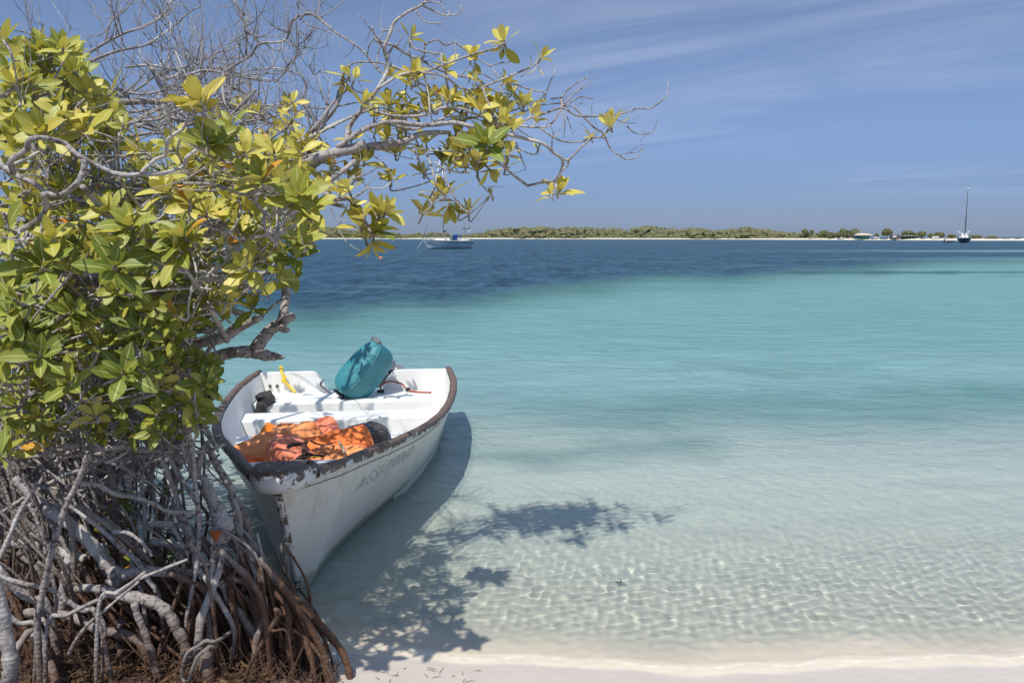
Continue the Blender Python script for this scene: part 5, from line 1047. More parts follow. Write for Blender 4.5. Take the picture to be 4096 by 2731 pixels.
# big near rosettes of the front tree
FR = [('A', 1255, 640, 1.30, 11, 2.28, .7), ('A', 1230, 700, 1.0, 5, 2.3, .75), ('A', 1300, 900, 1.35, 9, 2.4, .35), ('A', 1420, 900, 1.3, 8, 2.45, .45), ('A', 1530, 960, 1.1, 6, 2.5, .6), ('A', 280, 830, 1.25, 9, 2.5, .6), ('A', 380, 740, 1.2, 6, 2.55, .72), ('A', 530, 820, 1.15, 8, 2.6, .6), ('A', 545, 580, 1., 8, 2.9, .66), ('A', 670, 630, .9, 6, 2.95, .6), ('A', 470, 520, .9, 7, 3.0, .55),
 ('A', 870, 940, 1.05, 8, 2.7, .65), ('A', 780, 800, .8, 6, 2.8, .5), ('A', 1040, 1200, 1.3, 9, 2.5, .68), ('A', 700, 1320, 1.25, 8, 2.45, .6), ('A', 1190, 1270, 1.1, 8, 2.5, .55), ('A', 1640, 1130, 1.35, 10, 2.5, .55), ('A', 1720, 960, 1.1, 6, 2.6, .65), ('A', 1870, 1230, 1.35, 11, 2.5, .38), ('A', 1950, 1320, 1.2, 8, 2.5, .5), ('A', 240, 290, .9, 9, 3.1, .4), ('A', 130, 340, .9, 9, 3.1, .35), ('A', 360, 300, .9, 9, 3.1, .45), ('A', 430, 330, .9, 8, 3.1, .5), ('A', 190, 400, .9, 8, 3.0, .3), ('A', 20, 250, 1.1, 6, 2.5, .62), ('A', 60, 420, .9, 7, 2.9, .3), ('A', 300, 440, .9, 8, 3., .3), ('A', 110, 950, 1.0, 5, 2.5, .65), ('A', 210, 990, 1., 5, 2.5, .6),
 ('A', 1630, 700, .8, 6, 3.2, .72), ('A', 1830, 640, .8, 7, 3.6, .75), ('A', 1850, 730, .8, 5, 3.5, .75), ('A', 1880, 950, .9, 6, 2.9, .66), ('A', 1450, 780, .9, 6, 2.6, .4), ('A', 820, 1420, 1.25, 9, 2.4, .33), ('A', 1150, 1480, 1.3, 9, 2.4, .42), ('A', 330, 1500, 1.2, 8, 2.4, .5), ('A', 40, 1430, 1.3, 6, 2.3, .4), ('A', 700, 560, .7, 4, 3.1, .6), ('A', 1450, 1250, 1., 7, 2.7, .6), ('A', 1300, 1330, 1., 7, 2.65, .7), ('A', 1480, 1390, .9, 7, 2.8, .4), ('A', 1560, 1320, .9, 6, 2.8, .6),
 ('B', 275, 265, 1.4, 9, 2.35, .38), ('B', 715, 265, 1.45, 9, 2.35, .33), ('B', 1135, 170, 1.35, 9, 2.4, .5), ('B', 800, 130, 1.3, 8, 2.4, .4), ('B', 930, 150, 1.1, 6, 2.5, .35), ('B', 1555, 280, 1.25, 8, 2.6, .72), ('B', 1590, 520, 1., 7, 2.9, .35), ('B', 1740, 340, 1., 7, 2.8, .4), ('B', 770, 930, 1.35, 9, 2.45, .22), ('B', 905, 910, 1.3, 9, 2.5, .25), ('B', 255, 820, 1.3, 8, 2.5, .35), ('B', 440, 990, 1.25, 8, 2.5, .35), ('B', 1200, 1090, 1.1, 6, 2.8, .5), ('B', 340, 1250, 1.05, 8, 2.8, .45), ('B', 660, 1300, 1., 8, 2.9, .42), ('B', 1230, 1230, .9, 7, 3., .45),
 ('B', 1080, 1320, .9, 6, 3.1, .3), ('B', 60, 560, 1.2, 8, 2.5, .3), ('B', 120, 480, 1.1, 6, 2.5, .55), ('B', 30, 830, 1.1, 7, 2.6, .35), ('B', 20, 1000, 1.1, 7, 2.7, .35), ('B', 100, 1130, 1., 7, 2.8, .4), ('B', 560, 1290, .9, 6, 2.9, .4), ('B', 1020, 600, 1.1, 7, 2.8, .4), ('B', 1200, 560, 1., 7, 2.9, .45), ('B', 1440, 500, 1., 7, 2.9, .4), ('B', 1860, 200, 1.15, 8, 2.75, .4), ('B', 1900, 120, 1.2, 7, 2.7, .62), ('B', 1310, 950, .6, 4, 3.2, .55), ('B', 200, 650, 1., 7, 2.6, .3), ('B', 830, 640, 1.1, 5, 2.7, .3), ('B', 50, 1430, 1.2, 5, 2.7, .6), ('B', 280, 1400, 1.2, 2, 2.7, .5), ('B', 1850, 330, .9, 5, 2.9, .5)]
for v_, x, y, s_, n_, Yd, tone in FR:
    p = vp(v_, x, y, Yd); ax = Vector((gr.gauss(.12, .35), gr.gauss(-.62, .25), gr.gauss(.62, .25))).normalized(); attach(T1, p, ax, nd1, .0055); rosette(T1, p, ax, s_, n_, min(.90, max(0.05, tone + (.13 if v_ == 'A' else .02) + gr.gauss(0, .06))))
for x, y, s_ in [(750, 1030, 1.0), (1060, 730, 1.0), (620, 1000, .9), (1110, 830, .9), (430, 900, .9), (830, 1200, .9)]:
    pass
fol = [(0, 90), (60, 85), (140, 90), (185, 130), (205, 180), (270, 225), (275, 300), (345, 350), (430, 330), (560, 300), (640, 340), (690, 370), (690, 430), (725, 480), (715, 565), (660, 605), (590, 610), (560, 660), (530, 700), (500, 750), (430, 780), (480, 850), (490, 930), (440, 970), (460, 1000), (400, 1010), (300, 990), (200, 1025), (100, 1050), (0, 1060)]
def fill(tree, poly, n, Ya, Yb, s0, s1, t0, t1, nd, nl=(6, 9), bias=None):
    for (x, y) in rand_in(poly, n):
        if bias and gr.random() > bias(x, y): continue
        Y = gr.uniform(Ya, Yb); p = p2352(x, y, Y); ax = Vector((gr.gauss(.1, .5), gr.gauss(-.35, .45), gr.gauss(.75, .3))).normalized()
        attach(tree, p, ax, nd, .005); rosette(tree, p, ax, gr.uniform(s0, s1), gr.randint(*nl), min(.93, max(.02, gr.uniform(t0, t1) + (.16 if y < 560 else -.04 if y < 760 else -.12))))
top_b = lambda x, y: 1.0 if y < 780 else .6
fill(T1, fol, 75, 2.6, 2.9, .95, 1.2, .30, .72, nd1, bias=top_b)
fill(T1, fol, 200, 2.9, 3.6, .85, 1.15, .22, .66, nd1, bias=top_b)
fill(T1, fol, 230, 3.6, 4.8, .9, 1.2, .0, .38, nd1)  # deep layer: shade inside the crown put into darker leaf tones
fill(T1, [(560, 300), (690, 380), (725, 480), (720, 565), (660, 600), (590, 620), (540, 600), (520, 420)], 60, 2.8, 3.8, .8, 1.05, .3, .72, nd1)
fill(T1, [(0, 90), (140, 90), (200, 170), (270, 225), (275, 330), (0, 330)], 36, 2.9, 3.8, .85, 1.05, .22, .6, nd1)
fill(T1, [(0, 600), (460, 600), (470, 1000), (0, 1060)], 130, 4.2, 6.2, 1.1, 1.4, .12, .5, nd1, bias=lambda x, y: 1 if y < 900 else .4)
fill(T1, [(0, 540), (520, 540), (500, 760), (470, 800), (485, 940), (380, 1000), (0, 1030)], 120, 2.75, 3.5, .9, 1.15, .22, .60, nd1)
fill(T1, [(230, 1110), (420, 1110), (420, 1330), (230, 1330)], 9, 3.3, 3.7, .8, 1.0, .2, .45, nd1)
fill(T3, [(520, 180), (640, 200), (700, 230), (720, 330), (560, 330)], 9, 4.2, 4.8, .5, .8, .55, .8, nd3)
fill(T3, [(430, 260), (700, 280), (720, 350), (430, 350)], 14, 4.0, 5.2, .7, .9, .5, .8, nd3)
# the far side of the crown, which throws its shade over the stern of the boat
for Pp in ([(-2.9, 4.4, 1.2), (-2.7, 5.2, 1.9), (-2.3, 6.0, 2.35), (-1.9, 6.7, 2.6)], [(-2.7, 5.2, 1.9), (-2.2, 5.5, 2.2), (-1.75, 5.6, 2.4)], [(-2.3, 6.0, 2.35), (-2.3, 6.8, 2.5), (-2.1, 7.3, 2.55)]):
    Q, q = smooth_path([Vector(a) for a in Pp], [.035, .012], sub=6); L = Limb(); L.P = Q; L.r = q; L.tree = T1; L.sides = 9; L.name = 'limb'; L.wob = .05; LIMBS.append(L)
ndf = [(L.P[k], L.r[k]) for L in LIMBS[-3:] for k in range(0, len(L.P), 2)]
for i in range(46):
    cx, cy2, cz = [(-2.5, 6.9, 2.45), (-2.15, 5.7, 2.35), (-1.85, 6.5, 2.5), (-2.3, 6.2, 2.6), (-1.75, 5.5, 2.35), (-2.6, 5.4, 2.2), (-1.7, 6.9, 2.35)][i % 7]
    p = Vector((cx + gr.gauss(0, .17), cy2 + gr.gauss(0, .25), cz + gr.gauss(0, .10))); ax = Vector((gr.gauss(.1, .4), gr.gauss(-.3, .4), .9)).normalized()
    attach(T1, p, ax, ndf, .005, 1.2); rosette(T1, p, ax, gr.uniform(1.0, 1.25), None, gr.uniform(.35, .7))
# keep wild growth out of the open gap over the boat and the water
BND = [(0, 900), (60, 760), (330, 740), (480, 748), (600, 745), (650, 700), (700, 580), (790, 505), (900, 492), (1000, 478), (1060, 497), (1130, 556), (1200, 578), (1300, 600), (1350, 648), (1400, 700), (1480, 770), (1568, 836), (1700, 930)]
def proj(p):
    v = p - Vector((0, 0, CAM_H)); c, s = math.cos(TILT), math.sin(TILT); dz = v.y * c - v.z * s; dy = v.y * s + v.z * c
    return ((v.x / dz * F + 512) * 2352 / 1024, (341 - dy / dz * F) * 2352 / 1024) if dz > .1 else (0, 0)
def clip(Q, q, slack=0, near=1.35):
    for i, p in enumerate(Q):
        x, y = proj(p)
        if x > float(np.interp(y, [a for a, _ in BND], [b for _, b in BND])) + slack or (p.y < near and p.z > .4): return (Q[:i], list(q)[:i]) if i > 2 else None
    return Q, list(q)
for key in (T1, T3):
    out = []
    for Q, q, sd in FREE[key]:
        r_ = clip(Q, q, 14)
        if r_: out.append((r_[0], r_[1], sd))
    FREE[key] = out
FREE[T2] = [a for a in FREE[T2] if not any(530 < proj(p)[0] < 1100 and proj(p)[1] > 610 + max(0, proj(p)[0] - 740) for p in a[0])]
for lst in (THICK, LETS):
    keep = [(Q, q, sd) for Q, q, sd in lst if clip(Q, q, -4) and len(clip(Q, q, -4)[0]) == len(Q)]
    lst[:] = keep
# ---- build
def tree_obj(name, key, loc, label, barkm):
    root_ = empty(name, loc, label, 'tree'); off = Vector(loc); k = 0
    for i, L in enumerate([l for l in LIMBS if l.tree == key]):
        st_ = new_store(); add_tube(st_, [p - off for p in L.P], L.r, L.sides, L.wob, i); build_store(st_, L.name, barkm, root_); k += 1
    st_ = new_store()
    for i, (Q, q, sd) in enumerate(FREE[key] + BUDS[key]): add_tube(st_, [p - off for p in Q], list(q), sd, .05, i)
    o = build_store(st_, 'twigs', barkm, root_); o['kind'] = 'stuff'
    if LV[key].n:
        lo = LV[key]; lo.co = [(a - off.x, b - off.y, c - off.z) for a, b, c in lo.co]; o = lo.build('foliage', root_); o['kind'] = 'stuff'
    return root_, k
t1, k1 = tree_obj('mangrove_tree', T1, (-1.9, 3.6, .15), 'dense mangrove with yellow-green leaves standing on tangled grey prop roots left of the boat', bark)
t2, k2 = tree_obj('mangrove_tree', T2, (-1.75, 3.9, .15), 'mangrove whose long sparse-leaved bough reaches out over the water above the boat', bark)
t3, k3 = tree_obj('bare_mangrove', T3, (-2.2, 4.6, .2), 'nearly leafless mangrove crown of tangled grey twigs against the sky', dead)
off = Vector(t1.location)
for i, (Q, q, sd, m_) in enumerate(ROOTS):
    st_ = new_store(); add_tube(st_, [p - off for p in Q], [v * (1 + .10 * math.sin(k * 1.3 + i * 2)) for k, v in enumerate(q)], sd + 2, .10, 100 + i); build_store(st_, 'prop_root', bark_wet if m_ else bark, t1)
st_ = new_store()
for i, (Q, q, sd) in enumerate(THICK): add_tube(st_, [p - off for p in Q], q, sd, .10, 300 + i)
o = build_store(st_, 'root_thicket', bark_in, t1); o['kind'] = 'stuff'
st_ = new_store()
for i, (Q, q, sd) in enumerate(WETR): add_tube(st_, [p - off for p in Q], [v * (1 + .22 * math.sin(k * 1.9 + i) * math.sin(k * .7)) for k, v in enumerate(q)], sd, .16, 600 + i)
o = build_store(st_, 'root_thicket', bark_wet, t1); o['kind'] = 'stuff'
st_ = new_store()
for i, (Q, q, sd) in enumerate(LETS): add_tube(st_, [p - off for p in Q], q, sd, .05, 900 + i)
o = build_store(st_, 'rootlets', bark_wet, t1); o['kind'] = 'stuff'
print('limbs', k1, k2, k3, 'leaves', LV[T1].n, LV[T2].n, LV[T3].n)
# fallen leaves and broken sticks on the mud
lit = simple('dead_leaf', (.16, .085, .04), .85, var=.7, vscale=25); mb = MB()
for i in range(2600):
    Y = gr.uniform(2.7, 4.2); X = gr.uniform(-2.7, ex_of(Y) - .02); g = ground(X, Y); p = Vector((X, Y, g + gr.uniform(.002, .02))); a = gr.uniform(0, 6.3); d = Vector((math.cos(a), math.sin(a), gr.uniform(-.4, .4))); s_ = Vector((-d.y, d.x, gr.uniform(-.4, .4))); L = gr.uniform(.015, .05); w = L * gr.uniform(.15, .3)
    mb.add([p - d * L, p + s_ * w, p + d * L, p - s_ * w + Vector((0, 0, .004))], [(0, 1, 2), (0, 2, 3)])
o = mb.build('leaf_litter', lit); tag(o, kind='stuff')
# orange sawn wound on the root knot
c_ = vp('C', 1348, 640, 3.03); V = []
wnd, wt_, wb_ = newmat('orange_heartwood'); LK(wt_, mixc(wt_, noise(wt_, N(wt_, 'ShaderNodeNewGeometry').outputs['Position'], 120, 4, .7), (.45, .13, .02), (.12, .04, .018)), wb_.inputs['Base Color']); wb_.inputs['Roughness'].default_value = .8
mb = MB(); n = 14; V = [c_ - off]
for k in range(n): a = 2 * math.pi * k / n; rr_ = .021 * (1 + .25 * math.sin(3 * a)); V.append(c_ - off + Vector((math.cos(a) * rr_, -.006 + .012, math.sin(a) * rr_ * 1.1)))
V[0] = V[0] + Vector((0, -.008, 0)); mb.add(V, [(0, 1 + (k + 1) % n, 1 + k) for k in range(n)]); mb.build('cut_wound', wnd, t1)
# mooring rope
rpm = simple('old_grey_rope', (.27, .235, .21), .9, var=.5, vscale=40)
P = [vp('C', *a) for a in ((1835, 955, 3.42), (1812, 968, 3.40), (1700, 1050, 3.3), (1560, 1160, 3.18), (1440, 1250, 3.05), (1350, 1305, 2.95), (1290, 1300, 2.93), (1240, 1335, 2.92), (1180, 1370, 2.92), (1150, 1440, 2.92), (1140, 1530, 2.93), (1180, 1560, 2.92), (1205, 1480, 2.9), (1240, 1400, 2.9), (1300, 1350, 2.9), (1360, 1330, 2.98), (1345, 1300, 3.02))]
mr = rope('mooring_rope', P, .0075, rpm, pitch=.035); tag(mr, 'weathered grey mooring rope from the boat stem to the roots', 'rope')
P = [vp('C', *a) for a in ((1772, 560, 3.62), (1782, 620, 3.56), (1765, 700, 3.53), (1768, 790, 3.50), (1785, 815, 3.47), (1790, 740, 3.5), (1795, 680, 3.53), (1800, 780, 3.5), (1806, 880, 3.46), (1814, 962, 3.42))]
rope('rope_tail', P, .007, rpm, mr, pitch=.035)

# wrack on the beach
wr = random.Random(3); mb = MB()
for i in range(16):
    X = wr.gauss(-.34, .12); Y = 3.18 + wr.uniform(0, .12); g = ground(X, Y)
    if g < .004: continue
    a = wr.uniform(0, 6.3); L = wr.uniform(.008, .035); P = [Vector((X + math.cos(a) * L * t, Y + math.sin(a) * L * t, g + .003 + .006 * math.sin(t * 2))) for t in (-1, -.3, .4, 1)]; mb.tube(P, [.0018, .0008], 4)
o = mb.build('beach_wrack', simple('dry_wrack', (.12, .075, .04), .9, var=.5, vscale=60)); tag(o, kind='stuff')
c0 = atz(1425 * 4096 / 2352, 1342 * 4096 / 2352, -.02); mb = MB()
for i in range(9): d = rdir(.4, wr) * .035; mb.tube([c0, c0 + d * .6 + Vector((0, 0, .004)), c0 + Vector((d.x, d.y, .012))], [.004, .0015], 5)
o = mb.build('seaweed_tuft', simple('brown_weed', (.06, .06, .035), .7, var=.5)); tag(o, 'small dark tuft of seaweed adrift in the clear shallows', 'seaweed')
# ---------------------------------------------------------------- the far shore
fr_ = random.Random(5)
def YS(A): return float(np.interp(A, [-1.2, -.65, 0.0, .25, .45, .64, 1.3], [760, 740, 710, 600, 460, 402, 380]))
def PX(x, Y): return Vector(((x * 1024 / 2352 - 512) / F * Y * (1 / 1.0), Y, 0))      # photograph column -> ground point
shs, sht, shb = newmat('pale_coral_sand'); shp = N(sht, 'ShaderNodeNewGeometry').outputs['Position']
LK(sht, mixc(sht, noise(sht, shp, .05, 5, .6), (.70, .64, .52), (.56, .52, .40)), shb.inputs['Base Color']); shb.inputs['Roughness'].default_value = .9
V = []; Af = np.linspace(-1.2, 1.3, 220); prof = [(-14, -.8), (0, -.05), (3, .35), (9, .85), (40, 1.1), (90, 1.0), (130, -.8)]
for A in Af:
    y0 = YS(A) + 5 * math.sin(A * 31) + 2.5 * math.sin(A * 83 + 1)
    for dy, z in prof: V.append((A * (y0 + dy), y0 + dy, z))
n = len(prof); f = [(i * n + j, (i + 1) * n + j, (i + 1) * n + j + 1, i * n + j + 1) for i in range(len(Af) - 1) for j in range(n - 1)]
isl = mesh_obj('island', V, f, shs); tag(isl, kind='structure')
def scrub_mat(name, a, b, c, sc=.35):
    m, t, bs = newmat(name); g = N(t, 'ShaderNodeNewGeometry').outputs['Position']
    n1 = noise(t, g, sc, 5, .65); n2 = noise(t, g, sc * 6, 4, .7); col = mixc(t, ramp(t, n1, [(.35, 0), (.65, 1)]), a, b)
    col = mixc(t, ramp(t, n2, [(.45, 0), (.65, .8)]), col, c); LK(t, col, bs.inputs['Base Color']); bs.inputs['Roughness'].default_value = .9
    bs.inputs['Specular IOR Level'].default_value = .2; return m
scrub = scrub_mat('scrub_foliage', (.135, .140, .070), (.205, .195, .105), (.075, .085, .045)); crownm = scrub_mat('far_tree_foliage', (.100, .115, .055), (.165, .165, .080), (.050, .062, .032), .6)
ICO = None
def ico():
    global ICO
    if ICO is None:
        bm = bmesh.new(); bmesh.ops.create_icosphere(bm, subdivisions=3, radius=1); ICO = ([v.co.copy() for v in bm.verts], [tuple(v.index for v in q.verts) for q in bm.faces]); bm.free()
    return ICO
def lump(mb, c, r, rough=.35, fr=1.6, seed=0, tuft=0):
    vs_, fs_ = ico(); sd = Vector((seed * 1.7, seed * .9, seed * 2.3)); out = []
    for v in vs_:
        k = 1 + rough * mnoise.noise(v * fr + sd) + rough * .7 * mnoise.noise(v * fr * 3.1 + sd) + rough * .45 * mnoise.noise(v * fr * 7 + sd)
        out.append(Vector((c[0] + v.x * r[0] * k, c[1] + v.y * r[1] * k, c[2] + v.z * r[2] * k)))
    mb.add(out, fs_)
    for _ in range(tuft):      # leafy sprays that break the outline
        v = rdir(.5, fr_); p = Vector((c[0] + v.x * r[0], c[1] + v.y * r[1], c[2] + v.z * r[2])) * 1.0; s = r[2] * fr_.uniform(.08, .2)
        a, b = rdir(0, fr_) * s, rdir(0, fr_) * s; mb.add([p - a, p + b, p + a, p - b + v * s], [(0, 1, 2, 3)])
top = [(300, 522), (600, 520), (740, 521), (790, 524), (850, 529), (930, 536), (1000, 533), (1060, 538), (1110, 533), (1150, 526), (1190, 522), (1260, 522), (1330, 524), (1400, 523), (1440, 528), (1480, 519), (1540, 525), (1600, 524), (1660, 527), (1700, 521), (1745, 525), (1790, 530), (1850, 533), (1880, 535)]
def topy(x): return float(np.interp(x, [a for a, _ in top], [b for _, b in top]))
mb = MB(); x = 250; i = 0
while x < 1880:
    A = (x * K1 - 512) / F if False else (x * 1024 / 2352 - 512) / F; Y = YS(A) + 16 + fr_.uniform(0, 30); Hh = ((547 - topy(x)) * .4354) * Y / F * fr_.uniform(.72, 1.05)
    w = Hh * fr_.uniform(.55, 1.0); lump(mb, (A * Y, Y, Hh * .42), (w, w, Hh * .60), .42, 1.5, i, 26); i += 1; x += max(4, w / Y * F * 2.297 * fr_.uniform(.22, .5))
x = 250
while x < 1870:
    A = (x * 1024 / 2352 - 512) / F; Y = YS(A) + 11 + fr_.uniform(0, 5); Hh = ((547 - topy(x)) * .4354) * Y / F * fr_.uniform(.25, .5); lump(mb, (A * Y, Y, Hh * .45), (Hh * 1.1, Hh, Hh * .55), .45, 1.7, i, 14); i += 1; x += fr_.uniform(6, 13)
wood = mb.build('far_mangrove_wood', scrub, smooth=False); tag(wood, kind='stuff')
trunkm = simple('far_bark', (.12, .09, .07), .9, var=.4, vscale=1)
def fx(zx): return (3200 + zx * .381) * 2352 / 4096
def far_tree(zx, ztop, zw, label, dy=14, flat=.5, trunk=True, seed=0, zb=203):
    x = fx(zx); A = (x * 1024 / 2352 - 512) / F; Y = YS(A) + dy; s = .381 / 4 * Y / F; Hh = (zb - ztop) * s; W_ = zw * s / 2
    t = empty('far_tree', (A * Y, Y, .8), label, 'tree', 'trees along the far shore'); mb = MB(); rr = random.Random(seed)
    for k in range(9):
        a = rr.uniform(0, 6.3); q = rr.uniform(0, .62) if k else 0; lump(mb, (math.cos(a) * W_ * q, math.sin(a) * W_ * q * .8, Hh * (1 - flat * .55) - q * Hh * .18 + rr.uniform(-.04, .04) * Hh - .5), (W_ * rr.uniform(.36, .55), W_ * .5, Hh * flat * rr.uniform(.34, .52)), .45, 1.8, seed * 9 + k, 22)
    mb.build('crown', crownm, t, smooth=False); mb = MB()
    for k in range(3): P, r = smooth_path([(rr.uniform(-.3, .3), 0, -1.0), (rr.uniform(-.3, .3), 0, Hh * .25), ((k - 1) * W_ * .4, 0, Hh * (1 - flat * .6) - .5)], [.16, .09], sub=3); mb.tube(P, r, 6)
    mb.build('trunk', trunkm, t)
for j, a in enumerate([(25, 96, 95, 'rounded tree at the left end of the separate far trees'), (95, 104, 60, 'thin scraggly tree with bare twigs left of the far tree clump', 12, .45), (225, 108, 150, 'broad low tree left of the beached motorboat', 12, .72), (300, 126, 90, 'small bush between two broad far trees', 10, .8), (415, 92, 150, 'tall spreading tree behind the beached motorboat', 14, .75), (545, 92, 140, 'dense tree right behind the turquoise shelter left end', 16, .72), (668, 132, 74, 'small tree rising behind the right end of the turquoise shelter', 20, .6), (770, 135, 52, 'very small airy tree between shelter and lone tree', 16, .5), (880, 90, 118, 'lone open-crowned tree with its trunk showing behind the beached boats', 16, .52), (1105, 104, 140, 'wide umbrella-shaped tree over the grey shack', 13, .55), (1235, 112, 130, 'umbrella-shaped tree right of the grey shack roof', 13, .58), (1335, 134, 80, 'small round tree left of the white hut', 13, .62), (1425, 121, 118, 'rounded tree over the small white hut', 15, .6), (1545, 141, 100, 'tree just left of the dark-hulled yacht', 15, .6), (1790, 146, 130, 'bushy tree just right of the dark-hulled yacht', 14, .85), (1975, 160, 180, 'long low bush on the far shore right of the dark yacht', 14, .9), (2110, 184, 120, 'lowest scrubby bush near the right end of the shore', 14, .95), (2240, 181, 110, 'low bush at the right edge of the far shore', 14, .95), (1690, 160, 80, 'tree partly hidden behind the dark-hulled yacht', 16, .8)]): far_tree(a[0], a[1], a[2], a[3], *(a[4:]), seed=60 + j)
# buildings and hauled-out boats
turq_p = simple('turquoise_paint', (.10, .42, .42), .6, var=.2, vscale=1); roofm = simple('faded_roof', (.55, .47, .40), .8, var=.25, vscale=.8); whitep = simple('white_paint', (.78, .77, .74), .5, var=.15, vscale=1.5); greyp = simple('grey_boards', (.36, .34, .31), .8, var=.4, vscale=1); darkp = simple('dark_opening', (.03, .035, .035), .8, var=.3); bluep = simple('blue_paint', (.05, .16, .42), .5, var=.2)
def fplace(zx, dy=6):
    x = fx(zx); A = (x * 1024 / 2352 - 512) / F; Y = YS(A) + dy; return Vector((A * Y, Y, .6)), .381 / 4 * Y / F
p, s = fplace(632); W_ = 165 * s
sh = empty('beach_shelter', p, 'open beach shelter with turquoise posts and pale sloping roof', 'shelter')
for k in range(6): MB().box((-W_ / 2 + W_ * k / 5, -1.6, 1.0), (.22, .22, 2.1)).build('post', turq_p, sh)
MB().box((0, 1.8, 1.0), (W_, .15, 2.0)).box((-W_ / 2, .2, 1.0), (.15, 3.2, 2.0)).build('back_wall', turq_p, sh)
MB().box((0, -1.6, 2.12), (W_ + .3, .26, .2)).build('beam', turq_p, sh)
V = [(-W_ / 2 - .5, -2.3, 2.15), (W_ / 2 + .5, -2.3, 2.15), (W_ / 2 + .5, 2.3, 2.15), (-W_ / 2 - .5, 2.3, 2.15), (-W_ / 2 + 1.6, -.1, 3.5), (W_ / 2 - 2.6, -.1, 3.4)]
MB().add(V, [(0, 1, 5, 4), (2, 3, 4, 5), (3, 0, 4), (1, 2, 5), (3, 2, 1, 0)]).build('roof', roofm, sh, smooth=False)
p, s = fplace(960); W_ = 78 * s; sh = empty('shack', p, 'grey boarded shack with a flat pale roof under the far trees', 'shack')
MB().box((0, 0, 1.2), (W_, 3, 2.6)).build('wall', greyp, sh); MB().box((.4, 0, 2.72), (W_ + 1.6, 3.6, .22)).build('roof', roofm, sh); MB().box((-W_ * .2, -1.53, 1.3), (1.0, .06, 1.5)).build('door', whitep, sh); MB().box((W_ * .25, -1.53, 1.5), (.9, .06, .8)).build('window', darkp, sh)
p, s = fplace(1110, 8); W_ = 165 * s; sh = empty('lean_to', p, 'long dark open lean-to with thin posts beneath the umbrella-shaped trees', 'shelter')
for k in range(6): MB().box((-W_ / 2 + W_ * k / 5, -1.2, .9), (.16, .16, 1.9)).build('post', turq_p, sh)
MB().box((0, .9, .9), (W_, .15, 1.9)).build('back_wall', darkp, sh); MB().box((0, 0, 1.93), (W_ + .5, 3.2, .14), Matrix.Rotation(R(5), 3, 'X')).build('roof', greyp, sh)
p, s = fplace(1383, 4); sh = empty('white_hut', p, 'small white hut with two openings on the far beach', 'hut'); MB().box((0, 0, .75), (56 * s, 2.2, 1.9)).build('wall', whitep, sh); MB().box((0, 0, 1.76), (60 * s, 2.5, .12)).build('roof', roofm, sh)
for q in (-.5, .45): MB().box((q, -1.12, .7), (.32, .05, .9)).build('opening', darkp, sh)
def hull_geo(L_, B_, Hh, n=14, m=8, tr=.7, sheer=.25, rake=.15):
    """small displacement hull pointing +x, sitting on z=0"""
    V = []
    for i in range(n + 1):
        t = i / n; x = -L_ / 2 + L_ * t; w = B_ / 2 * (tr + (1 - tr) * math.sin(min(1, t / .45) * math.pi / 2)) * (1 - max(0, (t - .45) / .55) ** 2.2); z1 = Hh * (1 + sheer * max(0, t - .3) ** 1.5)
        for j in range(-m, m + 1):
            q = abs(j) / m; V.append((x + rake * Hh * q * t * 2 - rake * Hh * (1 - t) * q, math.copysign(w * q ** .55, j) if j else 0, z1 * q ** 1.6))
    k = 2 * m + 1; f = [(a * k + b, a * k + b + 1, (a + 1) * k + b + 1, (a + 1) * k + b) for a in range(n) for b in range(2 * m)]
    f.append(tuple(range(k - 1, -1, -1))); deck = [(a * k, (a + 1) * k, (a + 1) * k + 2 * m, a * k + 2 * m) for a in range(n)]; return V, f, deck
def beached(zx, zw, yaw, hullm, label, dy=2.5, up=.15, tilt=0, console=False):
    p, s = fplace(zx, dy); t = empty('beached_boat', p + Vector((0, 0, up - .3)), label, 'boat', 'small boats pulled up on the far beach', rot=(R(tilt), 0, R(yaw))); V, f, d = hull_geo(zw * s / max(.5, abs(math.cos(R(yaw)))), 1.7, .75)
    MB().add(V, f).build('hull', hullm, t); MB().add([(a, b * .93, c - .16) for a, b, c in V], d).build('deck', greyp if not console else whitep, t)
    if console: MB().box((-.3, 0, .95), (.7, .7, .7)).build('console', whitep, t)
beached(410, 95, 8, whitep, 'white motorboat with a raised console on the far beach left of the shelter', console=True); beached(765, 88, 38, whitep, 'white boat hauled up at a steep angle just right of the shelter', 3, .35, 12, True); beached(850, 78, -4, whitep, 'plain white skiff lying level under the lone far tree'); beached(728, 26, 80, bluep, 'small blue boat end-on beside the shelter', 3)
beached(1505, 60, 3, whitep, 'low white skiff beached far right of the white hut'); beached(88, 44, 2, whitep, 'tiny white skiff at the water line left of the separate trees', .5); beached(1580, 36, -5, whitep, 'short white dinghy beached just left of the dark-hulled yacht', 4); beached(1255, 40, 4, greyp, 'grey skiff beached beneath the umbrella-shaped trees', 5)

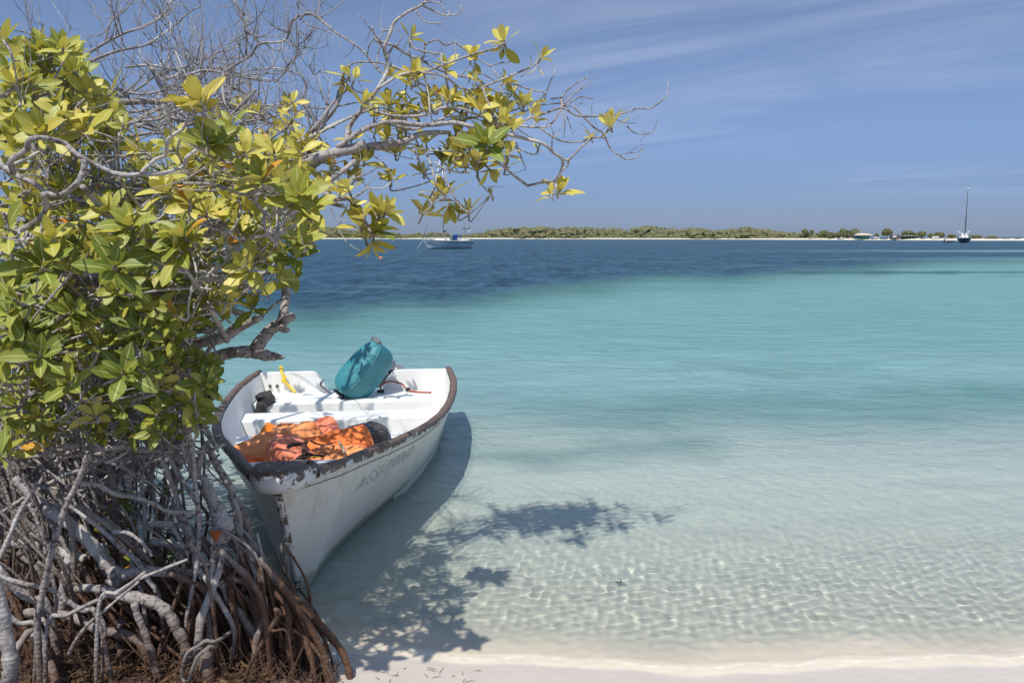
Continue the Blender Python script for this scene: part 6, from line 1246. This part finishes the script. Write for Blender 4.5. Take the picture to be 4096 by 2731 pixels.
# ---------------------------------------------------------------- yachts at anchor
gel = simple('pale_blue_grey_hull', (.60, .65, .69), .3, var=.12, vscale=1.2); navyh = simple('dark_navy_hull', (.018, .035, .065), .25, var=.2, vscale=1); whd = simple('white_deck', (.80, .80, .78), .4, var=.08, vscale=2); steel = simple('steel_rail', (.45, .46, .48), .3, .7, var=.2); stripe = simple('dark_stripe', (.04, .06, .09), .4, var=.2); drk = simple('smoked_window', (.03, .04, .05), .15, var=.2)
alum = simple('aluminium_spar', (.42, .43, .44), .35, .5, var=.2, vscale=1); sailc = simple('dark_sail_cover', (.06, .08, .10), .8, var=.3); foot = simple('antifouling', (.05, .055, .06), .7, var=.4, vscale=1)
def yacht_hull(L_, B_, Hh, mat, root_, tr=.62):
    V = []; n = 26; m = 9
    for i in range(n + 1):
        t = i / n; w = B_ / 2 * (tr + (1 - tr) * math.sin(min(1, t / .42) * math.pi / 2)) * (1 - max(0, (t - .42) / .58) ** 2.3); zt_ = Hh * (1 + .22 * max(0, t - .35) ** 1.4)
        for j in range(-m, m + 1):
            q = abs(j) / m; z = -.25 + (zt_ + .25) * q; ov = .13 * L_ * (q - .2) * max(0, t - .7) / .3 - .05 * L_ * q * max(0, .15 - t) / .15; V.append((-L_ / 2 + L_ * .93 * t + ov, math.copysign(w * q ** .42, j) if j else 0, z))
    k = 2 * m + 1; f = [(a * k + b, a * k + b + 1, (a + 1) * k + b + 1, (a + 1) * k + b) for a in range(n) for b in range(2 * m)]; f.append(tuple(range(k - 1, -1, -1)))
    MB().add(V, f).build('hull', mat, root_)
    rimL = [Vector(V[a * k]) for a in range(n + 1)]; rimR = [Vector(V[a * k + 2 * m]) for a in range(n + 1)]
    dv = []; 
    for a, b in zip(rimL, rimR): dv += [a + Vector((0, .04, -.06)), (a + b) / 2 + Vector((0, 0, .03)), b + Vector((0, -.04, -.06))]
    MB().add(dv, [(3 * i + j, 3 * i + 3 + j, 3 * i + 4 + j, 3 * i + 1 + j) for i in range(n) for j in (0, 1)]).build('deck', whd, root_)
    return rimL, rimR, V, k, m, n
LB = Vector(((1660 + 480 * .2678) / 4 - 512, 0, 0)); Yb = 129.0; XB = ((1660 + 488 * .2678) / 4 - 512) / F * Yb
yl = empty('sailing_yacht', (XB, Yb, 0), 'pale grey-blue sailing yacht with drums on deck, anchored in front of the far shore', 'sailing yacht', rot=(0, 0, R(180 + 33)))
rL, rR, HV, k_, m_, n_ = yacht_hull(8.1, 2.7, 1.25, gel, yl)
for rim, sg in ((rL, -1), (rR, 1)):
    MB().tube([p + Vector((0, 0, .02)) for p in rim], .035, 5).build('toe_rail', whd, yl)
    MB().tube([Vector((p.x, p.y * 1.0, p.z - .22)) for p in rim[:-1]], .035, 4).build('stripe', stripe, yl)
    for i in range(2, 24, 3): MB().tube([rim[i] + Vector((0, 0, 0)), rim[i] + Vector((0, 0, .55))], .014, 4).build('stanchion', steel, yl)
    MB().tube([p + Vector((0, 0, .55)) for p in rim[2:]], .010, 4).build('lifeline', steel, yl)
MB().add([(a, b * 1.015, min(c, .10)) for a, b, c in HV if True], [(a * k_ + b, a * k_ + b + 1, (a + 1) * k_ + b + 1, (a + 1) * k_ + b) for a in range(n_) for b in range(2 * m_) if HV[a * k_ + b][2] < .2]).build('bottom_paint', foot, yl)
mb = MB()
for (x, w, h1) in ((-1.0, 1.5, .52), ): pass
V = [(-1.9, -.75, 1.2), (-1.9, .75, 1.2), (2.4, .35, 1.35), (2.4, -.35, 1.35), (-1.8, -.62, 1.66), (-1.8, .62, 1.66), (1.6, .28, 1.62), (1.6, -.28, 1.62)]
cab = MB().add(V, [(4, 7, 6, 5), (0, 3, 7, 4), (1, 5, 6, 2), (3, 2, 6, 7), (0, 4, 5, 1)]).build('cabin', whd, yl, smooth=False, bevel=.05)
for sg in (-1, 1):
    for x in (-1.2, -.4, .5): MB().box((x, sg * (.68 - .09 * (x + 1.9) / 1), 1.45), (.45, .05, .12)).build('cabin_window', drk, cab)
MB().box((-2.9, 0, 1.38), (1.7, 1.4, .22)).build('cockpit_coaming', whd, yl, bevel=.04); MB().box((-2.05, 0, 1.95), (.9, 1.5, .5), taper=.7).build('spray_hood', simple('blue_canvas', (.05, .08, .14), .8, var=.3), yl, bevel=.1)
def drum(px, py, mat, name, h_=1.0, r=.34):
    P = [(0, 0, 0), (0, 0, .04), (0, 0, h_ * .33), (0, 0, h_ * .36), (0, 0, h_ * .66), (0, 0, h_ * .69), (0, 0, h_ - .04), (0, 0, h_)]; rr = [r * .93, r, r, r * 1.05, r, r * 1.05, r, r * .93]
    d = MB().tube(P, rr, 20).build(name, mat); d.location = yl.matrix_basis @ Vector((px, py, 1.30)); return d
d = drum(-.35, 1.0, simple('grey_green_plastic', (.20, .30, .30), .5, var=.2), 'drum'); tag(d, 'grey-green plastic drum on the deck of the pale yacht', 'drum', 'drums lashed on the yacht deck')
d = drum(-1.0, 1.0, simple('blue_plastic', (.01, .09, .50), .4, var=.2), 'drum', .98, .28); tag(d, 'bright blue plastic drum on the deck of the pale yacht', 'drum', 'drums lashed on the yacht deck')
MT = 16.0; MB().tube([(.7, 0, 1.4), (.7, 0, 6), (.68, 0, MT)], [.085, .085, .06], 10).build('mast', alum, yl)
MB().tube([(.6, 0, 2.55), (-1.0, -2.5, 2.65)], .07, 8).build('boom', alum, yl); MB().tube([(.5, 0, 2.75), (-.2, -1.2, 2.82), (-.95, -2.4, 2.75)], [.17, .19, .10], 8).build('furled_sail', sailc, yl)
bowp = rL[-1] + Vector((-.1, 0, .12)); MB().tube([bowp, Vector((.72, 0, MT - .4))], [.075, .045], 8).build('furled_jib', whd, yl)
stern = Vector((-4.0, 0, 1.3)); MB().tube([stern, Vector((.66, 0, MT))], .012, 4).build('backstay', steel, yl)
for sg in (-1, 1):
    for zs_, l_ in ((5.2, .95), (10.3, .75)): MB().tube([(.7, 0, zs_), (.6, sg * l_, zs_ + .06)], .02, 5).build('spreader', alum, yl)
    MB().tube([(.6, sg * 1.28, 1.35), (.6, sg * .95, 5.26), (.62, sg * .75, 10.36), (.68, 0, MT - .3)], .011, 4).build('shroud', steel, yl)
    MB().tube([(.2, sg * 1.28, 1.35), (.68, 0, 5.2)], .011, 4).build('shroud', steel, yl)
P = [(3.9, -.45, 1.55), (4.35, 0, 2.25), (3.9, .45, 1.55)]
mb = MB(); mb.tube([(3.3, -.6, 2.1), (4.0, -.35, 2.15), (4.35, 0, 2.2), (4.0, .35, 2.15), (3.3, .6, 2.1)], .022, 5)
pul = mb.build('pulpit', stripe, yl)
for p_ in ((3.3, -.6), (4.0, -.35), (4.0, .35), (3.3, .6)): MB().tube([(p_[0], p_[1], 1.4), (p_[0], p_[1], 2.12)], .02, 5).build('pulpit_leg', stripe, yl)
MB().tube([rL[-1] + Vector((0, 0, -.1)), rL[-1] + Vector((1.3, -.1, -1.65))], .022, 5).build('anchor_line', whd, yl)
ar = MB()
for sg in (-1, 1): ar.tube([(-3.3, sg * 1.1, 1.3), (-3.35, sg * 1.05, 2.4), (-3.5, sg * .95, 3.2)], .035, 6).tube([(-3.9, sg * 1.0, 1.3), (-3.85, sg * 1.0, 2.4), (-3.8, sg * .95, 3.2)], .035, 6)
ar.tube([(-3.5, -.95, 3.2), (-3.5, .95, 3.2)], .035, 6).tube([(-3.8, -.95, 3.2), (-3.8, .95, 3.2)], .035, 6).build('stern_arch', steel, yl)
MB().box((-3.65, 0, 3.28), (.7, 2.1, .05)).build('solar_panel', simple('solar_glass', (.30, .33, .38), .2, var=.2), yl)
MB().tube([(-3.5, .9, 3.2), (-3.5, .9, 4.6)], .022, 5).build('turbine_pole', steel, yl)
tb_ = MB(); c_ = Vector((-3.5, .98, 4.65)); tb_.tube([c_ - Vector((.05, .12, 0)), c_ + Vector((.05, .12, 0))], .07, 8); tb_.build('turbine_hub', whd, yl)
for a in (95, 215, 335):
    d = Vector((.55 * math.cos(R(a)), 0, math.sin(R(a)))) * .62; MB().add([c_ + Vector((0, .14, 0)), c_ + d * .4 + Vector((.05, .14, .05)), c_ + d + Vector((0, .16, 0)), c_ + d * .4 + Vector((-.05, .13, -.05))], [(0, 1, 2, 3)]).build('turbine_blade', bluep, yl)
MB().tube([(-3.75, -.95, 3.2), (-3.75, -.95, 4.35)], .02, 5).build('antenna', stripe, yl)
# dark-hulled yacht, bows on
Yr = 256.0; XR = (960.7 - 512) / F * Yr
yr_ = empty('sailing_yacht', (XR, Yr, 0), 'dark navy-hulled sailing yacht seen bow-on with a very tall mast', 'sailing yacht', rot=(0, 0, math.atan2(-Yr, -XR) + R(3)))
rL, rR, HV, k_, m_, n_ = yacht_hull(13, 4.2, 1.45, navyh, yr_)
V = [(-3.5, -1.45, 1.3), (-3.5, 1.45, 1.3), (2.6, .9, 1.5), (2.6, -.9, 1.5), (-3.3, -1.25, 2.35), (-3.3, 1.25, 2.35), (1.2, .7, 2.3), (1.2, -.7, 2.3)]
MB().add(V, [(4, 7, 6, 5), (0, 3, 7, 4), (1, 5, 6, 2), (3, 2, 6, 7), (0, 4, 5, 1)]).build('cabin', whd, yr_, smooth=False, bevel=.08)
MB().box((1.9, 0, 1.95), (.06, .7, .25)).build('cabin_window', drk, yr_)
for sg in (-1, 1):
    MB().tube([p + Vector((0, 0, .03)) for p in (rL if sg < 0 else rR)], .05, 5).build('toe_rail', whd, yr_); MB().tube([(-3.8, sg * 1.25, 1.5), (-3.8, sg * 1.2, 2.9)], .10, 6).build('bimini_post', whd, yr_)
    MB().tube([(-5.4, sg * 1.5, 1.5), (-5.4, sg * 1.45, 3.4)], .03, 5).build('equipment_pole', steel, yr_); mbx = MB(); c_ = Vector((-5.4, sg * 1.45, 3.5)); mbx.tube([c_ + Vector((0, -.5, .13)), c_, c_ + Vector((0, .45, .22))], [.05, .12, .05], 6).build('wind_generator', whd, yr_)
    for zs_, l_ in ((7.9, 1.6), (12.9, 1.1)): MB().tube([(.5, 0, zs_), (.5, sg * l_, zs_ + .05)], .03, 5).build('spreader', stripe, yr_)
    MB().tube([(.5, sg * 1.95, 1.4), (.5, sg * 1.6, 7.95), (.5, sg * 1.1, 12.95), (.5, 0, 17)], .014, 4).build('shroud', steel, yr_)
MB().box((-4.0, 0, 3.0), (1.8, 2.7, .16)).build('bimini', whd, yr_, bevel=.06); MB().box((-1.6, 0, 2.62), (1.3, 1.6, .5), taper=.8).build('spray_hood', whd, yr_, bevel=.1)
MB().tube([(.5, 0, 1.6), (.5, 0, 10), (.5, 0, 17.2)], [.14, .13, .10], 10).build('mast', simple('dark_mast', (.07, .05, .07), .4, .3, var=.2), yr_); MB().tube([(.5, 0, 16.6), (.5, 0, 17.2)], .16, 8).build('masthead_light', whd, yr_); MB().tube([(.5, 0, 17.2), (.5, 0, 17.9)], .025, 5).build('antenna', stripe, yr_)
MB().tube([rL[-1] + Vector((-.1, 0, .1)), Vector((.5, 0, 16.2))], .02, 5).build('forestay', steel, yr_)
# inflatable dinghy with someone's outboard beside the dark yacht
xd, sd_ = ((3200 + 1532 * .381) / 4 - 512) / F * 268, .381 / 4 * 268 / F
dg2 = empty('inflatable_dinghy', (xd, 268, 0), 'dark inflatable dinghy floating left of the dark-hulled yacht', 'dinghy', rot=(0, 0, R(6))); blk2 = simple('dark_rubber', (.03, .035, .045), .6, var=.3)
P, r = smooth_path([(-1.5, -.65, .25), (.6, -.65, .25), (1.3, -.3, .36), (1.5, 0, .42), (1.3, .3, .36), (.6, .65, .25), (-1.5, .65, .25)], .24, sub=4); MB().tube(P, r, 10).build('tube', blk2, dg2); MB().box((-.1, 0, .15), (2.6, 1.0, .08)).build('floor', blk2, dg2); MB().box((-1.5, 0, .35), (.08, 1.0, .4)).build('transom', greyp, dg2); MB().box((-1.7, 0, .75), (.35, .3, .45), taper=.8).tube([(-1.75, 0, .6), (-1.8, 0, -.1)], .06, 6).build('outboard', blk2, dg2, bevel=.04)
# mooring buoy
by = MB(); pb = Vector(((1526 / 4 - 512) / F * 70, 70, .04)); V = []
for i in range(9):
    for j in range(16): a = math.pi * i / 8; b = 2 * math.pi * j / 16; V.append((.16 * math.sin(a) * math.cos(b), .16 * math.sin(a) * math.sin(b), .16 * math.cos(a)))
by.add(V, [(i * 16 + j, (i + 1) * 16 + j, (i + 1) * 16 + (j + 1) % 16, i * 16 + (j + 1) % 16) for i in range(8) for j in range(16)]); b_o = by.build('mooring_buoy', simple('orange_buoy', (.75, .22, .10), .5, var=.15)); b_o.location = pb; tag(b_o, 'small round orange buoy floating left of the pale yacht', 'buoy'); MB().tube([(0, 0, .15), (0, 0, .22)], .02, 8).build('ring', steel, b_o)
